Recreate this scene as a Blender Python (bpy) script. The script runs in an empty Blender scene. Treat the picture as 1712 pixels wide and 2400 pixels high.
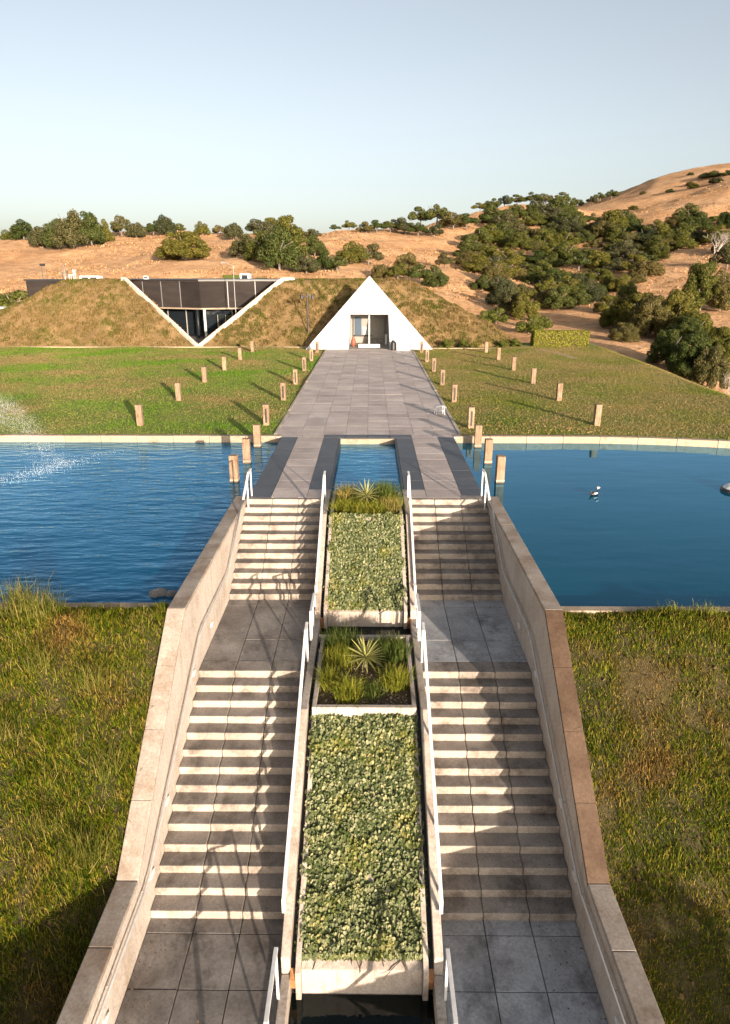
import bpy, bmesh, math, random
import numpy as np
from mathutils import Vector, Matrix, noise as mnoise
R = math.radians
rnd = random.Random(7)
SC = bpy.context.scene
COL = SC.collection

# ------------------------------------------------------------------ camera
cam_d = bpy.data.cameras.new('camera')
cam_d.sensor_fit = 'VERTICAL'; cam_d.sensor_height = 36.0; cam_d.lens = 24.0
cam_d.clip_start = 0.1; cam_d.clip_end = 6000
cam = bpy.data.objects.new('camera', cam_d); COL.objects.link(cam)
cam.location = (0.1, 0.0, 6.07)
cam.rotation_euler = (R(90 - 19.13), 0, R(0.44))
SC.camera = cam

# ------------------------------------------------------------------ light
SUN_EL, SUN_AZ = 7.7, 24.0            # degrees; azimuth measured from straight behind the camera to the right
to_sun = Vector((math.sin(R(SUN_AZ)) * math.cos(R(SUN_EL)), -math.cos(R(SUN_AZ)) * math.cos(R(SUN_EL)), math.sin(R(SUN_EL))))
world = bpy.data.worlds.new('World'); SC.world = world; world.use_nodes = True
wn = world.node_tree.nodes; wl = world.node_tree.links
sky = wn.new('ShaderNodeTexSky'); sky.sky_type = 'NISHITA'; sky.sun_disc = False
sky.sun_elevation = R(SUN_EL); sky.sun_rotation = math.atan2(to_sun.x, to_sun.y)
sky.altitude = 200; sky.air_density = 0.7; sky.dust_density = 3.0; sky.ozone_density = 0.2
bg = wn['Background']; bg.inputs['Strength'].default_value = 0.098
hs = wn.new('ShaderNodeHueSaturation'); hs.inputs['Saturation'].default_value = 0.54
wl.new(sky.outputs[0], hs.inputs['Color']); wl.new(hs.outputs[0], bg.inputs['Color'])
sun_d = bpy.data.lights.new('sun', 'SUN'); sun_d.energy = 4.3; sun_d.angle = R(0.5); sun_d.color = (1.0, 0.83, 0.66)
sun = bpy.data.objects.new('sun', sun_d); COL.objects.link(sun)
sun.rotation_euler = (-to_sun).to_track_quat('-Z', 'Y').to_euler()
SC.view_settings.view_transform = 'Standard'; SC.view_settings.look = 'None'
SC.view_settings.exposure = 1.43; SC.view_settings.gamma = 1.0; SC.view_settings.use_curve_mapping = False

# ------------------------------------------------------------------ materials
def _n(t, k, **kw):
    n = t.nodes.new(k)
    for a, b in kw.items(): setattr(n, a, b)
    return n
def noise_node(t, scale, detail=4, rough=.55, vec=None, stretch=None):
    n = _n(t, 'ShaderNodeTexNoise'); n.inputs['Scale'].default_value = scale
    n.inputs['Detail'].default_value = detail; n.inputs['Roughness'].default_value = rough
    g = _n(t, 'ShaderNodeNewGeometry')
    src = g.outputs['Position']
    if stretch:
        m = _n(t, 'ShaderNodeMapping'); m.inputs['Scale'].default_value = stretch
        t.links.new(src, m.inputs['Vector']); src = m.outputs['Vector']
    t.links.new(src, n.inputs['Vector'])
    return n
def ramp(t, fac, stops):
    r = _n(t, 'ShaderNodeValToRGB'); e = r.color_ramp.elements
    while len(e) < len(stops): e.new(.5)
    for el, (p, c) in zip(e, stops): el.position = p; el.color = (*c, 1)
    t.links.new(fac, r.inputs['Fac']); return r
def mixc(t, fac, a, b, mode='MIX'):
    m = _n(t, 'ShaderNodeMix', data_type='RGBA', blend_type=mode)
    if isinstance(fac, (int, float)): m.inputs[0].default_value = fac
    else: t.links.new(fac, m.inputs[0])
    for s, v in ((6, a), (7, b)):
        if isinstance(v, tuple): m.inputs[s].default_value = (*v, 1)
        else: t.links.new(v, m.inputs[s])
    return m.outputs[2]
def new_mat(name):
    m = bpy.data.materials.new(name); m.use_nodes = True
    return m, m.node_tree, m.node_tree.nodes['Principled BSDF']
def surf(name, c1, c2, scale=1.5, fine=None, rough=.85, bump=.15, bscale=30, rand=.12, stretch=None, spec=.3, stain=None, stain_scale=.6, stain_lo=.5, stain_hi=.72, streak=None, sstretch=(7, 7, .55)):
    """two-tone noise + a finer speckle + per-object random brightness + bump, optional stains with a shape of their own"""
    m, t, b = new_mat(name)
    n1 = noise_node(t, scale, 5, .6, stretch=stretch)
    col = ramp(t, n1.outputs['Fac'], [(.3, c1), (.7, c2)]).outputs['Color']
    n2 = noise_node(t, fine or scale * 14, 3, .6, stretch=stretch)
    sp = ramp(t, n2.outputs['Fac'], [(.25, (.72, .72, .72)), (.75, (1.18, 1.18, 1.18))]).outputs['Color']
    col = mixc(t, 1.0, col, sp, 'MULTIPLY')
    if stain:
        n4 = noise_node(t, stain_scale, 6, .68)
        f = ramp(t, n4.outputs['Fac'], [(stain_lo, (0, 0, 0)), (stain_hi, (1, 1, 1))]).outputs['Color']
        col = mixc(t, f, col, mixc(t, 1.0, col, stain, 'MULTIPLY'))
    if streak:                                                      # run-off streaks or mould blotches
        n5 = noise_node(t, 1.0, 5, .7, stretch=sstretch)
        f = ramp(t, n5.outputs['Fac'], [(.52, (0, 0, 0)), (.70, (1, 1, 1))]).outputs['Color']
        col = mixc(t, f, col, mixc(t, 1.0, col, streak, 'MULTIPLY'))
    if rand:
        oi = _n(t, 'ShaderNodeObjectInfo')
        rr = ramp(t, oi.outputs['Random'], [(0, (1 - rand,) * 3), (1, (1 + rand,) * 3)]).outputs['Color']
        col = mixc(t, 1.0, col, rr, 'MULTIPLY')
    t.links.new(col, b.inputs['Base Color'])
    b.inputs['Roughness'].default_value = rough; b.inputs['Specular IOR Level'].default_value = spec
    if bump:
        n3 = noise_node(t, bscale, 4, .6, stretch=stretch)
        bp = _n(t, 'ShaderNodeBump'); bp.inputs['Strength'].default_value = bump; bp.inputs['Distance'].default_value = .05
        t.links.new(n3.outputs['Fac'], bp.inputs['Height']); t.links.new(bp.outputs['Normal'], b.inputs['Normal'])
    return m
def blades(name, stops, rough=.6, trans=.35, patch=None, patch_scale=.25, plo=.48, phi=.6, tint=False):
    """leaf or blade material: a colour per blade, patches of a second ramp, light passing through"""
    m, t, b = new_mat(name)
    g = _n(t, 'ShaderNodeNewGeometry')
    col = ramp(t, g.outputs['Random Per Island'], stops).outputs['Color']
    if patch:
        c2 = ramp(t, g.outputs['Random Per Island'], patch).outputs['Color']
        n = noise_node(t, patch_scale, 5, .62)
        f = ramp(t, n.outputs['Fac'], [(plo, (0, 0, 0)), (phi, (1, 1, 1))]).outputs['Color']
        col = mixc(t, f, col, c2)
    if tint:                                                        # every plant its own shade
        oi = _n(t, 'ShaderNodeObjectInfo')
        col = mixc(t, 1.0, col, ramp(t, oi.outputs['Random'], [(0, (.62, .74, .70)), (.4, (1, 1, 1)), (.75, (1.25, 1.12, .80)), (1, (1.7, 1.35, 1.05))]).outputs['Color'], 'MULTIPLY')
    t.links.new(col, b.inputs['Base Color']); b.inputs['Roughness'].default_value = rough
    b.inputs['Specular IOR Level'].default_value = .10
    tr = _n(t, 'ShaderNodeBsdfTranslucent'); t.links.new(col, tr.inputs['Color'])
    mx = _n(t, 'ShaderNodeMixShader'); mx.inputs['Fac'].default_value = trans
    t.links.new(b.outputs[0], mx.inputs[1]); t.links.new(tr.outputs[0], mx.inputs[2])
    t.links.new(mx.outputs[0], t.nodes['Material Output'].inputs['Surface'])
    return m
def plain(name, c, rough=.5, metal=0., rand=0., spec=.5):
    m, t, b = new_mat(name)
    n = noise_node(t, 9, 4)
    col = ramp(t, n.outputs['Fac'], [(.3, tuple(x * .86 for x in c)), (.7, tuple(min(1, x * 1.1) for x in c))]).outputs['Color']
    t.links.new(col, b.inputs['Base Color']); b.inputs['Roughness'].default_value = rough
    b.inputs['Metallic'].default_value = metal; b.inputs['Specular IOR Level'].default_value = spec
    return m
def water(name, body, strength, scale, stretch, rough=.04, tint=(.40, .72, 1.0), gain=1.6):
    m, t, b = new_mat(name)
    n0 = noise_node(t, .12, 3)
    col = ramp(t, n0.outputs['Fac'], [(.3, tuple(x * .8 for x in body)), (.7, tuple(x * 1.2 for x in body))]).outputs['Color']
    n1 = noise_node(t, scale, 3, .5, stretch=stretch); n2 = noise_node(t, scale * .33, 2, .5, stretch=stretch)
    ad = _n(t, 'ShaderNodeMath', operation='ADD'); t.links.new(n1.outputs['Fac'], ad.inputs[0]); t.links.new(n2.outputs['Fac'], ad.inputs[1])
    bp = _n(t, 'ShaderNodeBump'); bp.inputs['Strength'].default_value = strength; bp.inputs['Distance'].default_value = .12
    t.links.new(ad.outputs[0], bp.inputs['Height'])
    df = _n(t, 'ShaderNodeBsdfDiffuse'); t.links.new(col, df.inputs['Color'])
    gl = _n(t, 'ShaderNodeBsdfGlossy'); gl.inputs['Color'].default_value = (*tint, 1); gl.inputs['Roughness'].default_value = rough; t.links.new(bp.outputs['Normal'], gl.inputs['Normal'])
    fr = _n(t, 'ShaderNodeFresnel'); fr.inputs['IOR'].default_value = 1.33; t.links.new(bp.outputs['Normal'], fr.inputs['Normal'])
    mu = _n(t, 'ShaderNodeMath', operation='MULTIPLY', use_clamp=True); t.links.new(fr.outputs[0], mu.inputs[0]); mu.inputs[1].default_value = gain
    mx = _n(t, 'ShaderNodeMixShader'); t.links.new(mu.outputs[0], mx.inputs['Fac']); t.links.new(df.outputs[0], mx.inputs[1]); t.links.new(gl.outputs[0], mx.inputs[2])
    t.links.new(mx.outputs[0], t.nodes['Material Output'].inputs['Surface']); t.nodes.remove(b)
    return m

M = {}
M['concrete'] = surf('concrete', (.38, .325, .275), (.50, .44, .385), 1.2, 26, .9, .12, 60, .06, stain=(.62, .56, .50), stain_scale=1.1, stain_lo=.5, stain_hi=.75, streak=(.66, .60, .54))
M['step'] = surf('step_concrete', (.31, .262, .22), (.425, .37, .315), 1.6, 30, .85, .12, 70, .10, stain=(.42, .38, .36), stain_scale=1.7, stain_lo=.5, stain_hi=.7, streak=(.40, .39, .39), sstretch=(1.1, .5, 1.0))
M['tread'] = surf('dark_tread', (.19, .168, .15), (.31, .277, .25), 1.6, 30, .85, .12, 70, .12, stain=(.48, .45, .43), stain_scale=1.7, stain_lo=.48, stain_hi=.7, streak=(.45, .44, .44), sstretch=(1.1, .5, 1.0))
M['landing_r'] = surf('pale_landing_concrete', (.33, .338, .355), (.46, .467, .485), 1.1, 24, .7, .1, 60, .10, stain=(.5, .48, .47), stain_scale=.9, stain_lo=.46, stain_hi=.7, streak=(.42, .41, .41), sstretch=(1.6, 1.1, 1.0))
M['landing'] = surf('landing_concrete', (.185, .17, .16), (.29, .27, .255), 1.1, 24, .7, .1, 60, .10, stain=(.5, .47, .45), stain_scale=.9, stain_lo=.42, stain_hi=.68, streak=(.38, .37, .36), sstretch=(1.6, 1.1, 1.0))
M['wallface'] = surf('wall_concrete', (.42, .365, .315), (.53, .47, .415), 1.0, 20, .9, .1, 60, .04, stain=(.78, .72, .66), stain_scale=.9, streak=(.80, .76, .71))
M['joint'] = surf('joint_dirt', (.035, .03, .026), (.06, .05, .04), 6)
M['cap'] = surf('cap_concrete', (.265, .222, .185), (.385, .335, .29), 1.4, 22, .88, .12, 60, .06, stain=(.60, .48, .38), stain_scale=1.3, stain_lo=.45, stain_hi=.7)
M['walk_joint'] = surf('walk_joint', (.13, .115, .105), (.20, .18, .165), 6)
M['slate'] = surf('slate_paver', (.40, .335, .305), (.53, .455, .42), .8, 18, .62, .1, 40, .13, stain=(.72, .70, .70), stain_scale=.5)
M['granite'] = surf('dark_granite', (.040, .042, .050), (.065, .066, .076), 1.0, 40, .45, .04, 60, .15, spec=.5)
M['coping'] = surf('coping_stone', (.28, .215, .15), (.43, .345, .26), 1.2, 20, .85, .12, 40, .12, stain=(.5, .4, .32), stain_scale=1.2)
M['trim'] = surf('cream_trim', (.46, .40, .33), (.60, .53, .45), 1.2, 20, .85, .1, 40, .08)
M['wood'] = surf('weathered_timber', (.18, .115, .07), (.35, .245, .165), 3.0, 30, .85, .35, 40, .12, stretch=(7, 7, .7), stain=(.6, .5, .42), stain_scale=3)
M['wet_wood'] = surf('wet_timber', (.07, .04, .02), (.13, .08, .045), 3.0, 30, .4, .2, 40, .1, stretch=(7, 7, .7))
M['slot'] = plain('dark_slot', (.012, .012, .012), .6)
M['white'] = plain('white_paint', (.62, .615, .605), .5)
M['membrane'] = surf('white_membrane', (.44, .455, .475), (.50, .515, .53), .5, 6, .6, .03, 12, .03, streak=(.88, .87, .86), sstretch=(3, 3, .4))
M['galv'] = plain('galvanised_rail', (.46, .45, .44), .4, .3)
M['black'] = plain('black_metal', (.018, .018, .020), .45)
M['channel'] = plain('wet_channel', (.018, .016, .014), .12)
M['rust'] = surf('rusty_spout', (.20, .09, .035), (.34, .16, .06), 5, 40)
M['soil'] = surf('mulch_soil', (.05, .032, .022), (.14, .09, .06), 14, 60, .95, .6, 40, 0)
M['lawn'] = surf('lawn_soil', (.10, .155, .018), (.20, .225, .05), .22, 3.5, .95, .5, 14, 0, stain=(1.7, 1.25, 1.1), stain_scale=.16, stain_lo=.5, stain_hi=.62)
M['berm'] = surf('berm_soil', (.028, .028, .009), (.075, .055, .022), .7, 8, .95, .6, 16, 0)
M['mound'] = surf('mound_soil', (.16, .10, .042), (.27, .175, .08), .45, 5, .95, .8, 7, 0, stain=(.55, .62, .45), stain_scale=.35, stain_lo=.5, stain_hi=.66)
M['path'] = surf('dry_path', (.34, .26, .17), (.46, .36, .25), .9, 9, .95, .3, 12, 0)
M['water_l'] = water('choppy_pond_water', (.000, .078, .170), .34, 2.6, (.55, 1.6, 1), .06)
M['water_r'] = water('calm_pond_water', (.000, .058, .095), .07, 1.6, (.4, 1.2, 1))
M['water_p'] = water('pool_water', (.002, .09, .17), .2, 3.0, (.5, 1.5, 1))
M['water_d'] = water('dark_basin_water', (.004, .007, .006), .08, 3.0, (1, 1, 1), .05, (.8, .85, .9), 1.0)
M['screen'] = surf('dark_screen', (.026, .021, .020), (.040, .033, .030), .5, 30, .9, .05, 50, .25, stretch=(1, 1, 4), spec=.08)
M['glass'] = plain('dark_glass', (.012, .016, .020), .04, 0, 0, .8)
M['inner'] = plain('interior_wall', (.25, .23, .20), .8)
M['gallery'] = plain('gallery_wall', (.055, .050, .045), .8)
M['cap_brown'] = surf('brown_cap', (.066, .040, .025), (.122, .080, .054), 1.4, 22, .88, .12, 60, .08, stain=(.62, .55, .48), stain_scale=1.3, stain_lo=.45, stain_hi=.7)
M['blue'] = plain('blue_panel', (.018, .045, .085), .5)
M['urn'] = plain('terracotta', (.20, .06, .03), .6)
M['droplet'] = plain('white_spray', (.85, .88, .90), .25)
M['bark'] = surf('oak_bark', (.12, .10, .08), (.24, .20, .17), 4, 20, .95, .4, 20)
M['pale_bark'] = surf('pale_bark', (.30, .26, .22), (.46, .41, .36), 4, 20, .95, .3, 20)
OAK = [(0, (.026, .040, .011)), (.35, (.055, .072, .018)), (.7, (.095, .108, .028)), (1, (.16, .15, .048))]
M['oak'] = blades('oak_leaves', OAK, .55, .22, tint=True)
M['oak2'] = blades('grey_oak_leaves', [(0, (.032, .038, .017)), (.4, (.065, .070, .030)), (.8, (.105, .100, .046)), (1, (.16, .135, .065))], .6, .2, tint=True)
M['bush'] = blades('bush_leaves', [(0, (.045, .065, .012)), (.5, (.10, .12, .022)), (1, (.17, .17, .04))], .55, .25)
M['hedge'] = blades('hedge_leaves', [(0, (.09, .11, .014)), (.5, (.20, .20, .026)), (1, (.32, .28, .05))], .5, .3)
M['ivy'] = blades('ivy_leaves', [(0, (.026, .040, .012)), (.3, (.080, .105, .036)), (.65, (.17, .19, .085)), (.9, (.29, .295, .165)), (1, (.40, .36, .18))], .42, .25,
                  patch=[(0, (.05, .075, .016)), (.5, (.15, .165, .035)), (1, (.34, .29, .10))], patch_scale=1.6, plo=.52, phi=.66)
M['deadleaf'] = surf('dead_leaves', (.10, .06, .03), (.20, .12, .06), 9, 40)
M['lamp'] = plain('grey_lamp', (.22, .22, .22), .5)
M['grass'] = blades('berm_grass', [(0, (.036, .070, .003)), (.45, (.092, .135, .006)), (.8, (.19, .185, .012)), (1, (.40, .28, .06))], .6, .4,
                    patch=[(0, (.085, .062, .010)), (.5, (.20, .125, .028)), (1, (.40, .25, .08))], patch_scale=.75, plo=.50, phi=.66)
M['turf'] = blades('lawn_grass', [(0, (.065, .175, .004)), (.5, (.13, .29, .008)), (1, (.24, .34, .03))], .6, .4,
                   patch=[(0, (.22, .155, .06)), (.5, (.32, .225, .10)), (1, (.42, .31, .15))], patch_scale=.16, plo=.38, phi=.60)
M['turf_r'] = blades('dry_lawn_grass', [(0, (.085, .13, .010)), (.5, (.16, .21, .018)), (1, (.27, .27, .045))], .6, .4,
                   patch=[(0, (.20, .145, .055)), (.5, (.30, .215, .09)), (1, (.40, .30, .14))], patch_scale=.22, plo=.30, phi=.56)
M['tuft'] = blades('dry_tufts', [(0, (.075, .06, .018)), (.3, (.145, .105, .034)), (.7, (.23, .152, .060)), (1, (.33, .225, .10))], .7, .3,
                   patch=[(0, (.045, .058, .009)), (.5, (.10, .105, .020)), (1, (.20, .16, .045))], patch_scale=.30, plo=.46, phi=.60)
M['tussock'] = blades('tussock_grass', [(0, (.12, .14, .022)), (.5, (.28, .24, .055)), (1, (.50, .36, .14))], .55, .4)
M['hilltuft'] = blades('hill_grass', [(0, (.14, .085, .03)), (.4, (.33, .19, .085)), (.8, (.50, .30, .15)), (1, (.58, .37, .20))], .8, .2)
M['banktuft'] = blades('bank_tussock_grass', [(0, (.055, .085, .010)), (.5, (.14, .15, .022)), (.85, (.28, .23, .06)), (1, (.42, .31, .12))], .55, .4)
M['yucca'] = blades('yucca_leaves', [(0, (.16, .18, .05)), (.5, (.30, .30, .10)), (1, (.46, .42, .17))], .45, .25)
M['reedy'] = blades('planter_grass', [(0, (.08, .11, .010)), (.5, (.20, .22, .024)), (1, (.38, .33, .06))], .5, .35)
M['rosem'] = blades('shrub_needles', [(0, (.03, .05, .010)), (.5, (.08, .115, .022)), (1, (.17, .20, .05))], .5, .3)
def hill_mat():
    m, t, b = new_mat('dry_hillside')
    n1 = noise_node(t, .05, 6, .62); n2 = noise_node(t, .45, 5, .6); n3 = noise_node(t, 1.6, 5, .65)
    col = ramp(t, n1.outputs['Fac'], [(.3, (.49, .265, .130)), (.5, (.62, .36, .190)), (.72, (.69, .435, .250))]).outputs['Color']
    s = ramp(t, n2.outputs['Fac'], [(.3, (.66, .66, .64)), (.7, (1.14, 1.14, 1.14))]).outputs['Color']
    col = mixc(t, 1.0, col, s, 'MULTIPLY')
    f = ramp(t, n3.outputs['Fac'], [(.56, (0, 0, 0)), (.72, (1, 1, 1))]).outputs['Color']
    col = mixc(t, f, col, (.21, .13, .05))
    t.links.new(col, b.inputs['Base Color']); b.inputs['Roughness'].default_value = 1; b.inputs['Specular IOR Level'].default_value = .1
    bp = _n(t, 'ShaderNodeBump'); bp.inputs['Strength'].default_value = .8; bp.inputs['Distance'].default_value = .6
    t.links.new(n3.outputs['Fac'], bp.inputs['Height']); t.links.new(bp.outputs['Normal'], b.inputs['Normal'])
    return m
M['hill'] = hill_mat()

# ------------------------------------------------------------------ helpers
def tag(o, label=None, cat=None, group=None, kind=None):
    if label: o['label'] = label
    if cat: o['category'] = cat
    if group: o['group'] = group
    if kind: o['kind'] = kind
    return o
def thing(name, loc, label, cat, group=None, rz=0):
    o = bpy.data.objects.new(name, None); COL.objects.link(o); o.location = loc; o.rotation_euler.z = rz
    return tag(o, label, cat, group)
def link(name, me, parent=None, loc=(0, 0, 0), rz=0):
    o = bpy.data.objects.new(name, me); COL.objects.link(o); o.parent = parent
    o.location = loc; o.rotation_euler.z = rz
    return o
class MB:
    """collects shapes; build() links them as one mesh object (world coordinates shifted to the parent's base)"""
    def __init__(s): s.v = []; s.f = []
    def add(s, vs, fs):
        k = len(s.v); s.v += [tuple(p) for p in vs]; s.f += [tuple(i + k for i in f) for f in fs]; return s
    def box(s, x0, x1, y0, y1, z0, z1):
        return s.add([(x0, y0, z0), (x1, y0, z0), (x1, y1, z0), (x0, y1, z0), (x0, y0, z1), (x1, y0, z1), (x1, y1, z1), (x0, y1, z1)],
                     [(0, 3, 2, 1), (4, 5, 6, 7), (0, 1, 5, 4), (1, 2, 6, 5), (2, 3, 7, 6), (3, 0, 4, 7)])
    def prism(s, poly, x0, x1):
        """poly: (y, z) outline, extruded along x"""
        n = len(poly)
        return s.add([(x0, y, z) for y, z in poly] + [(x1, y, z) for y, z in poly],
                     [tuple(range(n)), tuple(range(2 * n - 1, n - 1, -1))] + [(i, i + n, (i + 1) % n + n, (i + 1) % n) for i in range(n)])
    def zprism(s, poly, z0, z1):
        n = len(poly)
        return s.add([(x, y, z0) for x, y in poly] + [(x, y, z1) for x, y in poly],
                     [tuple(range(n - 1, -1, -1)), tuple(range(n, 2 * n))] + [(i, (i + 1) % n, (i + 1) % n + n, i + n) for i in range(n)])
    def tube(s, path, r, n=8, r1=None, cap=True):
        path = [Vector(p) for p in path]; k = len(path); rings = []
        for i, p in enumerate(path):
            d = (path[min(i + 1, k - 1)] - path[max(i - 1, 0)]).normalized()
            a = d.cross(Vector((0, 0, 1)) if abs(d.z) < .9 else Vector((1, 0, 0))).normalized(); b = a.cross(d)
            rr = r if r1 is None else r + (r1 - r) * i / (k - 1)
            rings.append([p + a * rr * math.cos(2 * math.pi * j / n) + b * rr * math.sin(2 * math.pi * j / n) for j in range(n)])
        vs = [q for g in rings for q in g]; fs = []
        for i in range(k - 1):
            for j in range(n):
                fs.append((i * n + j, i * n + (j + 1) % n, (i + 1) * n + (j + 1) % n, (i + 1) * n + j))
        if cap: fs += [tuple(range(n - 1, -1, -1)), tuple(range((k - 1) * n, k * n))]
        return s.add(vs, fs)
    def bar(s, path, wx, wt):
        """flat bar: path of (x,y,z) lying in a plane of constant x, width wx along x, thickness wt"""
        k = len(path); vs = []; fs = []
        for i, p in enumerate(path):
            a = Vector(path[max(i - 1, 0)]); b = Vector(path[min(i + 1, k - 1)]); d = (b - a).normalized()
            nrm = Vector((0, -d.z, d.y)) * wt * .5; p = Vector(p); w = Vector((wx * .5, 0, 0))
            vs += [p - w - nrm, p + w - nrm, p + w + nrm, p - w + nrm]
        for i in range(k - 1):
            for j in range(4): fs.append((i * 4 + j, i * 4 + (j + 1) % 4, (i + 1) * 4 + (j + 1) % 4, (i + 1) * 4 + j))
        fs += [(3, 2, 1, 0), tuple(range((k - 1) * 4, k * 4))]
        return s.add(vs, fs)
    def mesh(s, name, mat, shift=(0, 0, 0), bevel=0, smooth=False):
        me = bpy.data.meshes.new(name)
        sv = Vector(shift)
        me.from_pydata([tuple(Vector(p) - sv) for p in s.v], [], s.f)
        bm = bmesh.new(); bm.from_mesh(me)
        if len(bm.faces) > 1: bmesh.ops.recalc_face_normals(bm, faces=bm.faces)
        if bevel: bmesh.ops.bevel(bm, geom=list(bm.edges), offset=bevel, segments=2, affect='EDGES', profile=.6)
        bm.to_mesh(me); bm.free()
        me.materials.append(M[mat] if isinstance(mat, str) else mat)
        if smooth:
            for p in me.polygons: p.use_smooth = True
        return me
    def build(s, name, mat, parent=None, bevel=0, smooth=False):
        sh = parent.location if parent and parent.parent is None else (0, 0, 0)
        if parent and parent.parent is not None: sh = parent.parent.location
        return link(name, s.mesh(name, mat, sh, bevel, smooth), parent)
def np_mesh(name, V, F, mat, smooth=False):
    """fast mesh from arrays; F is (n, 3) or (n, 4)"""
    me = bpy.data.meshes.new(name); V = np.asarray(V, np.float32); F = np.asarray(F, np.int32); k = F.shape[1]
    me.vertices.add(len(V)); me.vertices.foreach_set('co', V.ravel())
    me.loops.add(F.size); me.loops.foreach_set('vertex_index', F.ravel())
    me.polygons.add(len(F)); me.polygons.foreach_set('loop_start', np.arange(0, F.size, k, dtype=np.int32))
    me.update(calc_edges=True); me.validate()
    me.materials.append(M[mat])
    if smooth: me.polygons.foreach_set('use_smooth', np.ones(len(F), bool))
    return me
def ordw(i): return ['first', 'second', 'third', 'fourth', 'fifth', 'sixth', 'seventh', 'eighth', 'ninth', 'tenth', 'eleventh', 'twelfth'][i]

# ------------------------------------------------------------------ terrain
CP = np.array([(-75.6,112,4.2),(-58,112,3.86),(-43.7,112,5),(-29.5,112,6.06),(-16,115,6.47),(-5.4,118,6.68),(-96.9,145,7.94),(-74.3,145,7.93),(-56.1,145,8.78),(-37.9,145,9.78),(-20.7,150,9.74),(-6.8,150,8.86),(-122.6,185,13.28),(-93.8,185,13.8),(-70.8,185,14.86),(-53.6,185,16.22),(-38.8,185,16.84),(-31.6,185,15.26),(-20.2,190,15.29),(-9,200,15.88),(3.4,215,18.2),(17.7,230,20.47),(25.7,240,21.49),(2.8,170,11.2),(14,180,11.5),(20.6,190,12.24),(26.5,210,14.81),(4.6,130,6.59),(13.5,122,5.49),(15.4,108,3.31),(19.1,92,0.21),(25.1,108,0.9),(31.2,140,3.74),(36.4,170,8.24),(45.8,210,14.8),(62.5,260,22.76),(91.9,320,31.96),(41.8,270,26.73),(56,285,29.93),(71.5,300,33.17),(27.6,190,11.8),(35.2,225,17.99),(23.3,135,5.42),(33.5,122,2.22),(45.8,155,6.69),(64.5,200,13.81),(72.3,235,20.36),(83.6,240,24.14),(101.5,250,29.31),(123.7,260,36.73),(153,265,40.42),(101.2,290,25.97),(122.1,300,31.64),(148,310,39.61),(133.2,400,45.68),(148.9,400,53.27),(160.3,400,56.7),(174.1,400,59.26),(188.9,400,60.94),(230.1,400,61.75),(99.1,205,21.49),(80.7,165,12.92),(66.9,135,7.01),(55.2,110,2.94),(43.9,86,-0.29),(49.7,80,0.16),(78.5,130,6.97),(112.4,190,18.23),(78.4,190,15.04),(58.6,140,7.04),(46.1,112,2.88),(39.5,92,0.39),(65.5,185,11.64),(50.2,140,5.4),(36.2,103,1.58),(26.7,96,0.13),(27.2,84,-0.31),(28.2,70,-0.86),(-29.5,215,15.89),(-24.1,240,16.9),(-11.1,245,17.54),(-60,95,2),(-30,98,2.2),(0,98,2.2),(15,88,0.5),(-60,80,1.2),(-42,81,1.0),(-45,92,1.8),(-45,66,-0.6),(-30,70,-1.5),(0,70,-1.5),(12,70,-1.2),(18,68,-0.4),(25,66,-0.8),(20,50,-1.5),(24,45,-3),(30,50,-4),(36,60,-4),(40,45,-5.5),(60,40,-6),(-60,40,-2),(0,40,-3),(10,40,-3),(60,70,-1),(90,60,-2),(-120,95,3),(-200,110,5),(-160,185,17),(-250,185,17),(-100,300,10),(0,320,12),(-250,320,8),(40,420,25),(120,480,45),(220,480,55),(300,300,50),(300,150,20),(200,90,5)])
def _kern(r2): return np.where(r2 > 0, .5 * r2 * np.log(np.maximum(r2, 1e-9)), 0)
def _fit():
    x = CP[:, :2] / 100.; n = len(x); d = ((x[:, None] - x[None]) ** 2).sum(-1)
    A = np.zeros((n + 3, n + 3)); A[:n, :n] = _kern(d) + .002 * np.eye(n); A[:n, n] = 1; A[:n, n + 1:] = x; A[n, :n] = 1; A[n + 1:, :n] = x.T
    b = np.zeros(n + 3); b[:n] = CP[:, 2]
    return x, np.linalg.solve(A, b)
_X0, _W = _fit()
def terrain(x, y):
    x = np.asarray(x, float); y = np.asarray(y, float)
    q = np.stack([x.ravel(), y.ravel()], -1) / 100.; n = len(_X0); out = np.zeros(len(q))
    for a in range(0, len(q), 8000):
        qq = q[a:a + 8000]; d = ((qq[:, None] - _X0[None]) ** 2).sum(-1)
        out[a:a + 8000] = _kern(d) @ _W[:n] + _W[n] + qq @ _W[n + 1:]
    return out.reshape(x.shape)
def rough_add(x, y):
    out = np.zeros(x.shape).ravel(); xs = x.ravel(); ys = y.ravel()
    for i in range(len(out)):
        if ys[i] > 95:
            k = min(1, (ys[i] - 95) / 25)
            p = Vector((xs[i] * .035, ys[i] * .03, 3.1)); a = 1 - abs(mnoise.noise(p)) * 2
            out[i] = k * (a * 1.5 - .8 + .5 * mnoise.noise(Vector((xs[i] * .16, ys[i] * .13, 9))))
    return out.reshape(x.shape)
def z_at(x, y):
    X = np.array([x], float); Y = np.array([y], float)
    return float((terrain(X, Y) + rough_add(X, Y))[0])
def grid_faces(nx, ny):
    i = np.arange(nx - 1)[None, :] + np.arange(ny - 1)[:, None] * nx
    return np.stack([i, i + 1, i + nx + 1, i + nx], -1).reshape(-1, 4)
gx = np.concatenate([np.linspace(-1200, -130, 16)[:-1], np.linspace(-130, 215, 190), np.linspace(215, 1200, 16)[1:]])
gy = np.concatenate([np.linspace(36, 100, 36)[:-1], np.linspace(100, 300, 116)[:-1], np.linspace(300, 440, 40)[:-1], np.linspace(440, 2200, 14)])
GX, GY = np.meshgrid(gx, gy)
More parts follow.
